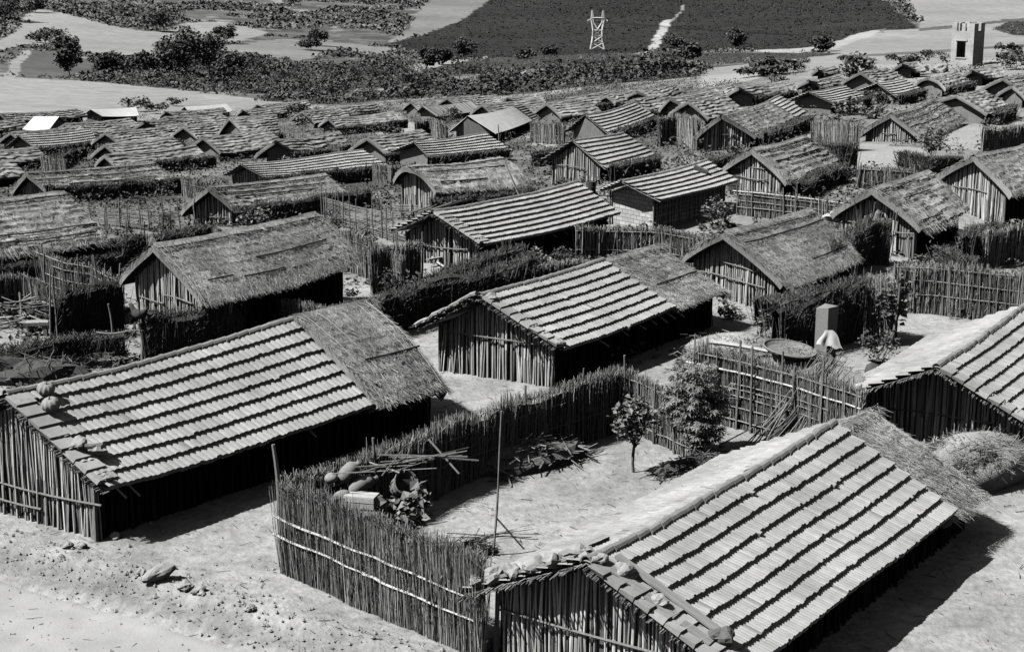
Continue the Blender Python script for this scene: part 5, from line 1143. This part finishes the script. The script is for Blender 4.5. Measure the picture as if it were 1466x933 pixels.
for (x,y,l) in((330,505,'flat pale stone below the dark brush fence at left'),(355,500,'pale stone on the rubble below the dark brush fence'),(318,507,'loose pale slab leftmost of the rubble below the brush fence')):
    rock(G(x,y)+[0,0,.1],(.45,.3,.13),l,None,s=int(x))
# drum and lean-to boards near the centre
dq=G(846,282);dr=thing('metal_drum','dark upright drum at the near end of the pale-gabled hut','drum',dq);m=MB();lathe(m,[(0,0),(.29,0),(.29,.3),(.305,.31),(.29,.33),(.29,.62),(.305,.63),(.29,.65),(.29,.92),(.27,.93),(.27,.88),(0,.88)],18);m.build('drum_body',M_DARKW,dr)
lq=G(635,318);lt=thing('lean_to','low lean-to roof of grey boards beside the low round hut','lean-to',lq,math.radians(55));m=MB()
for i in range(9):
    x=-2.0+i*.46;box(m,(x,0,.95+R_.normal(0,.02)),.40,1.7,.05,R_.normal(0,.03),R_.random(),rx=-.35)
m.build('board_roof',M_WOOD,lt)
for x,y,h in((-1.9,-.7,.65),(1.7,-.7,.65),(-1.9,.7,1.2),(1.7,.7,1.2)):
    pole(m:=MB(),[x,y,-.3],[x,y,h],.05);m.build('post',M_POLE,lt)
# white stones on the hut E yard
plank(G(612,383)+[0,0,.35],G(650,376)+[0,0,.35],.2,.07,'grey bench plank in the yard of the rippled tiled hut')
lone_pole(G(608,372)+[0,0,.6],G(636,385)+[0,0,.1],.07,'pale peeled branch propped in the yard of the rippled tiled hut',m=M_PALE,bend=.06)
rock(G(1258,318,1.4),(.35,.28,.5),'pale stuffed sack on top of the brush screen by the shaggy hut',M_SACK,'sack','sack',0,77)
rock(G(1195,310,.8),(.5,.3,.3),'white cloth bundle at the left eave of the shaggy hut',M_CLOTH,'bundle','cloth_bundle',0,78)

# brush planted along the crowded left huts
HL='rough brush hedge running along a long wall among the crowded left huts'
for k,dd,h in(('BB',1.0,1.1),('CC',1.0,1.1),('DD',.9,1.1),('Z',.9,1.1),('AA',.9,1.1),('R',1.0,1.1),('W',1.0,1.0),('Y',.9,1.1),('Q',.9,1.1),('LE',.9,1.0),('FF',.9,1.1),('Z0',.9,1.),('Z1',.9,1.),('Z4',.9,1.),('Z40',.9,1.),('Z41',.9,1.),('EE',.8,1.0)):
    r=HR[k];c,sn=math.cos(r.rz),math.sin(r.rz);pts=[]
    for u in np.linspace(-.08,1.05,6):
        p=r.P(np.array([u]),np.array([1.]),-1)[0];x,y=p[0],p[1]-dd*(.3+.4*R_.random());X_,Y_=r.x+x*c-y*sn,r.y+x*sn+y*c;q=toimg(np.array([X_,Y_,tz(X_,Y_)+h]));pts.append((float(q[0]),float(q[1])))
    fence(pts,h,HL,'brush',posts=0,name='brush_hedge',cat='hedge',group='hedges among the crowded left huts')

HRT='rough brush hedge running along a long wall among the right-hand huts'
for k,dd,h in(('L',1.3,1.1),('O',1.2,1.1),('N',1.3,1.1),('S',1.,1.),('WW',1.2,1.1),('MM',1.1,1.1),('NN',1.,1.),('TT',1.2,1.1),('J',1.3,1.0),('RR',1.,1.),('VV',1.,1.),('Z45',1.,1.)):
    r=HR[k];c,sn=math.cos(r.rz),math.sin(r.rz);pts=[]
    for u in np.linspace(-.05,.9,6):
        p=r.P(np.array([u]),np.array([1.]),-1)[0];x,y=p[0],p[1]-dd*(.35+.4*R_.random());X_,Y_=r.x+x*c-y*sn,r.y+x*sn+y*c;q=toimg(np.array([X_,Y_,tz(X_,Y_)+h]));pts.append((float(q[0]),float(q[1])))
    fence(pts,h,HRT,'brush',posts=0,name='brush_hedge',cat='hedge',group='hedges among the right-hand huts')
for (x,y,h,r,l) in((1150,455,1.5,.9,'dense bush at the foot of the shaggy brush fence, behind the thatch stack'),(1215,470,1.6,.9,'dark bush between the packing box and the tall leafy plant'),(1260,520,1.3,.8,'bush over the clay jar beside the pale tiled slope'),(1040,455,1.0,.7,'low bush at the thatched end of the stepped-gable hut'),
    (700,345,1.2,.8,'weeds at the eave corner of the rippled tiled hut'),(1230,330,1.6,1.,'bush on the dark brush screen by the shaggy hut'),(800,390,1.2,.8,'bush in the low dry reeds behind the stepped-gable hut'),(470,335,1.3,.9,'bush at the far end of the straw-gabled roof'),(600,430,1.2,.9,'thick weeds in the middle of the dark centre hedge'),(1330,400,1.5,.9,'bush growing through the long railed reed fence'),(1010,300,1.3,.9,'bush in the shade of the block-walled side'),(430,455,1.2,.8,'weeds behind the ridge where the thatched end begins')):
    sh(x,y,h,r,l,n=240,leaf=.13,trunk=.06,m=M_LEAFD)

# trees crowding the valley belt
TB='dark rounded scrub tree crowding the valley belt behind the roofs'
rg=np.random.default_rng(5);k=0
bp=[(225,108),(470,150),(600,150),(880,125),(1010,112),(1010,95),(900,100),(760,106),(650,108),(560,98),(470,90),(400,95),(340,100)]
while k<46:
    x=rg.uniform(330,1010);y=rg.uniform(90,150)
    if not inpoly(np.array([x]),np.array([y]),bp)[0]:continue
    h=rg.uniform(4,7.5);plant(G(x,y),h,h*rg.uniform(.55,.85),TB,cat='tree',name='scrub_tree',n=110,trunk=.13,leaf=.5,lobes=7,group='trees of the valley belt');k+=1
# straw and twig litter trodden into the yards
n=2600;x=R_.uniform(-15,14,n);y=R_.uniform(33,66,n);z=np.array([tz(a,b)+.10*float(fbm(a*.5,b*.5,2))+.05*float(fbm(a*1.7,b*1.7,5))+.025 for a,b in zip(x,y)]);a=R_.random(n)*6.3;l=.08+.3*R_.random(n)**3
mm=MB();P0=np.stack([x,y,z],1);sticks(mm,P0,P0+np.stack([np.cos(a)*l,np.sin(a)*l,.02+0*l],1),.006+.006*R_.random(n),None,3)
tag(mm.build('litter',M_BRUSH),'straw and twig litter trodden into the bare yards','litter',None,'stuff')

for (q,h,l) in (([(140,208),(172,212),(205,208)],1.6,'pale stick fence in the crowd of roofs by the weathered tiled hut'),([(236,182),(270,186),(300,182)],1.5,'pale reed fence deep among the far left roofs'),([(60,224),(95,230)],1.5,'short reed fence left of the long low thatched hut'),([(455,205),(490,209),(520,204)],1.5,'reed fence above the thin-striped tiles'),([(300,262),(262,255)],1.4,'reed fence at the far end of the broad left hut'),([(535,235),(560,240),(590,236)],1.4,'reed fence at the shoulder of the low round hut')):
    fence(q,h,l,'reed',posts=1.6,rails=((.7,0,1,.03),),postup=.4)
for (x,y,h,r,l) in((90,190,2.2,1.8,'dark bush left of the small lit arched gable'),(180,198,2.,1.7,'bush in front of the small lit arched gable'),(290,180,2.,1.8,'bush among the roofs left of the two-tone gable'),(130,250,1.7,1.3,'bush between the long low roof and the broad left hut'),(470,225,1.8,1.3,'bush behind the ridge of the thin-striped tiles'),(600,230,1.5,1.2,'bush between the round hut and the tiled one above it'),(330,215,1.8,1.3,'bush on the dark hedge below the two-tone gable'),(560,200,1.8,1.6,'bush left of the tiled hut below the white roof')):
    sh(x,y,h,r,l,n=230,trunk=.06,m=M_LEAFD)
# ------------------------------------------------------------------ camera, sun and sky
cam=bpy.data.cameras.new('camera');co=bpy.data.objects.new('camera',cam);COL.objects.link(co)
co.location=(0,0,HC);co.rotation_euler=(math.pi/2-PIT,0,0);cam.sensor_width=36;cam.lens=FOC/1466*36;cam.clip_start=.5;cam.clip_end=6000
scene.camera=co
SUNV=nrm(np.array([-.96,-.28,0]));ELEV=math.radians(52)
sl=bpy.data.lights.new('sun','SUN');sl.energy=5.0;sl.angle=math.radians(.5);sl.color=(1,.995,.985)
so=bpy.data.objects.new('sun',sl);COL.objects.link(so)
dv=Vector((SUNV[0]*math.cos(ELEV),SUNV[1]*math.cos(ELEV),math.sin(ELEV)))
so.rotation_euler=dv.to_track_quat('Z','Y').to_euler();so.location=(-30,-10,60)
w=bpy.data.worlds.new('World');scene.world=w;w.use_nodes=True;nt=w.node_tree
sky=nt.nodes.new('ShaderNodeTexSky');sky.sky_type='NISHITA';sky.sun_disc=False;sky.sun_elevation=ELEV;sky.sun_rotation=math.atan2(SUNV[0],SUNV[1])
# black and white film behind a red filter: only the red part of the skylight counts
sep=nt.nodes.new('ShaderNodeSeparateColor');nt.links.new(sky.outputs[0],sep.inputs[0])
mg=nt.nodes.new('ShaderNodeMath');mg.operation='MULTIPLY_ADD';mg.inputs[1].default_value=-.12;nt.links.new(sep.outputs[1],mg.inputs[0]);nt.links.new(sep.outputs[0],mg.inputs[2])
mx=nt.nodes.new('ShaderNodeMath');mx.operation='MAXIMUM';mx.inputs[1].default_value=0.;nt.links.new(mg.outputs[0],mx.inputs[0])
bg=nt.nodes['Background'];nt.links.new(mx.outputs[0],bg.inputs['Color']);bg.inputs['Strength'].default_value=.05
vs=scene.view_settings;vs.view_transform='Standard';vs.look='None';vs.gamma=1;vs.exposure=.14
scene.render.engine='CYCLES';scene.cycles.max_bounces=5;scene.cycles.diffuse_bounces=0;scene.cycles.glossy_bounces=1
try:scene.cycles.use_denoising=True
except Exception:pass
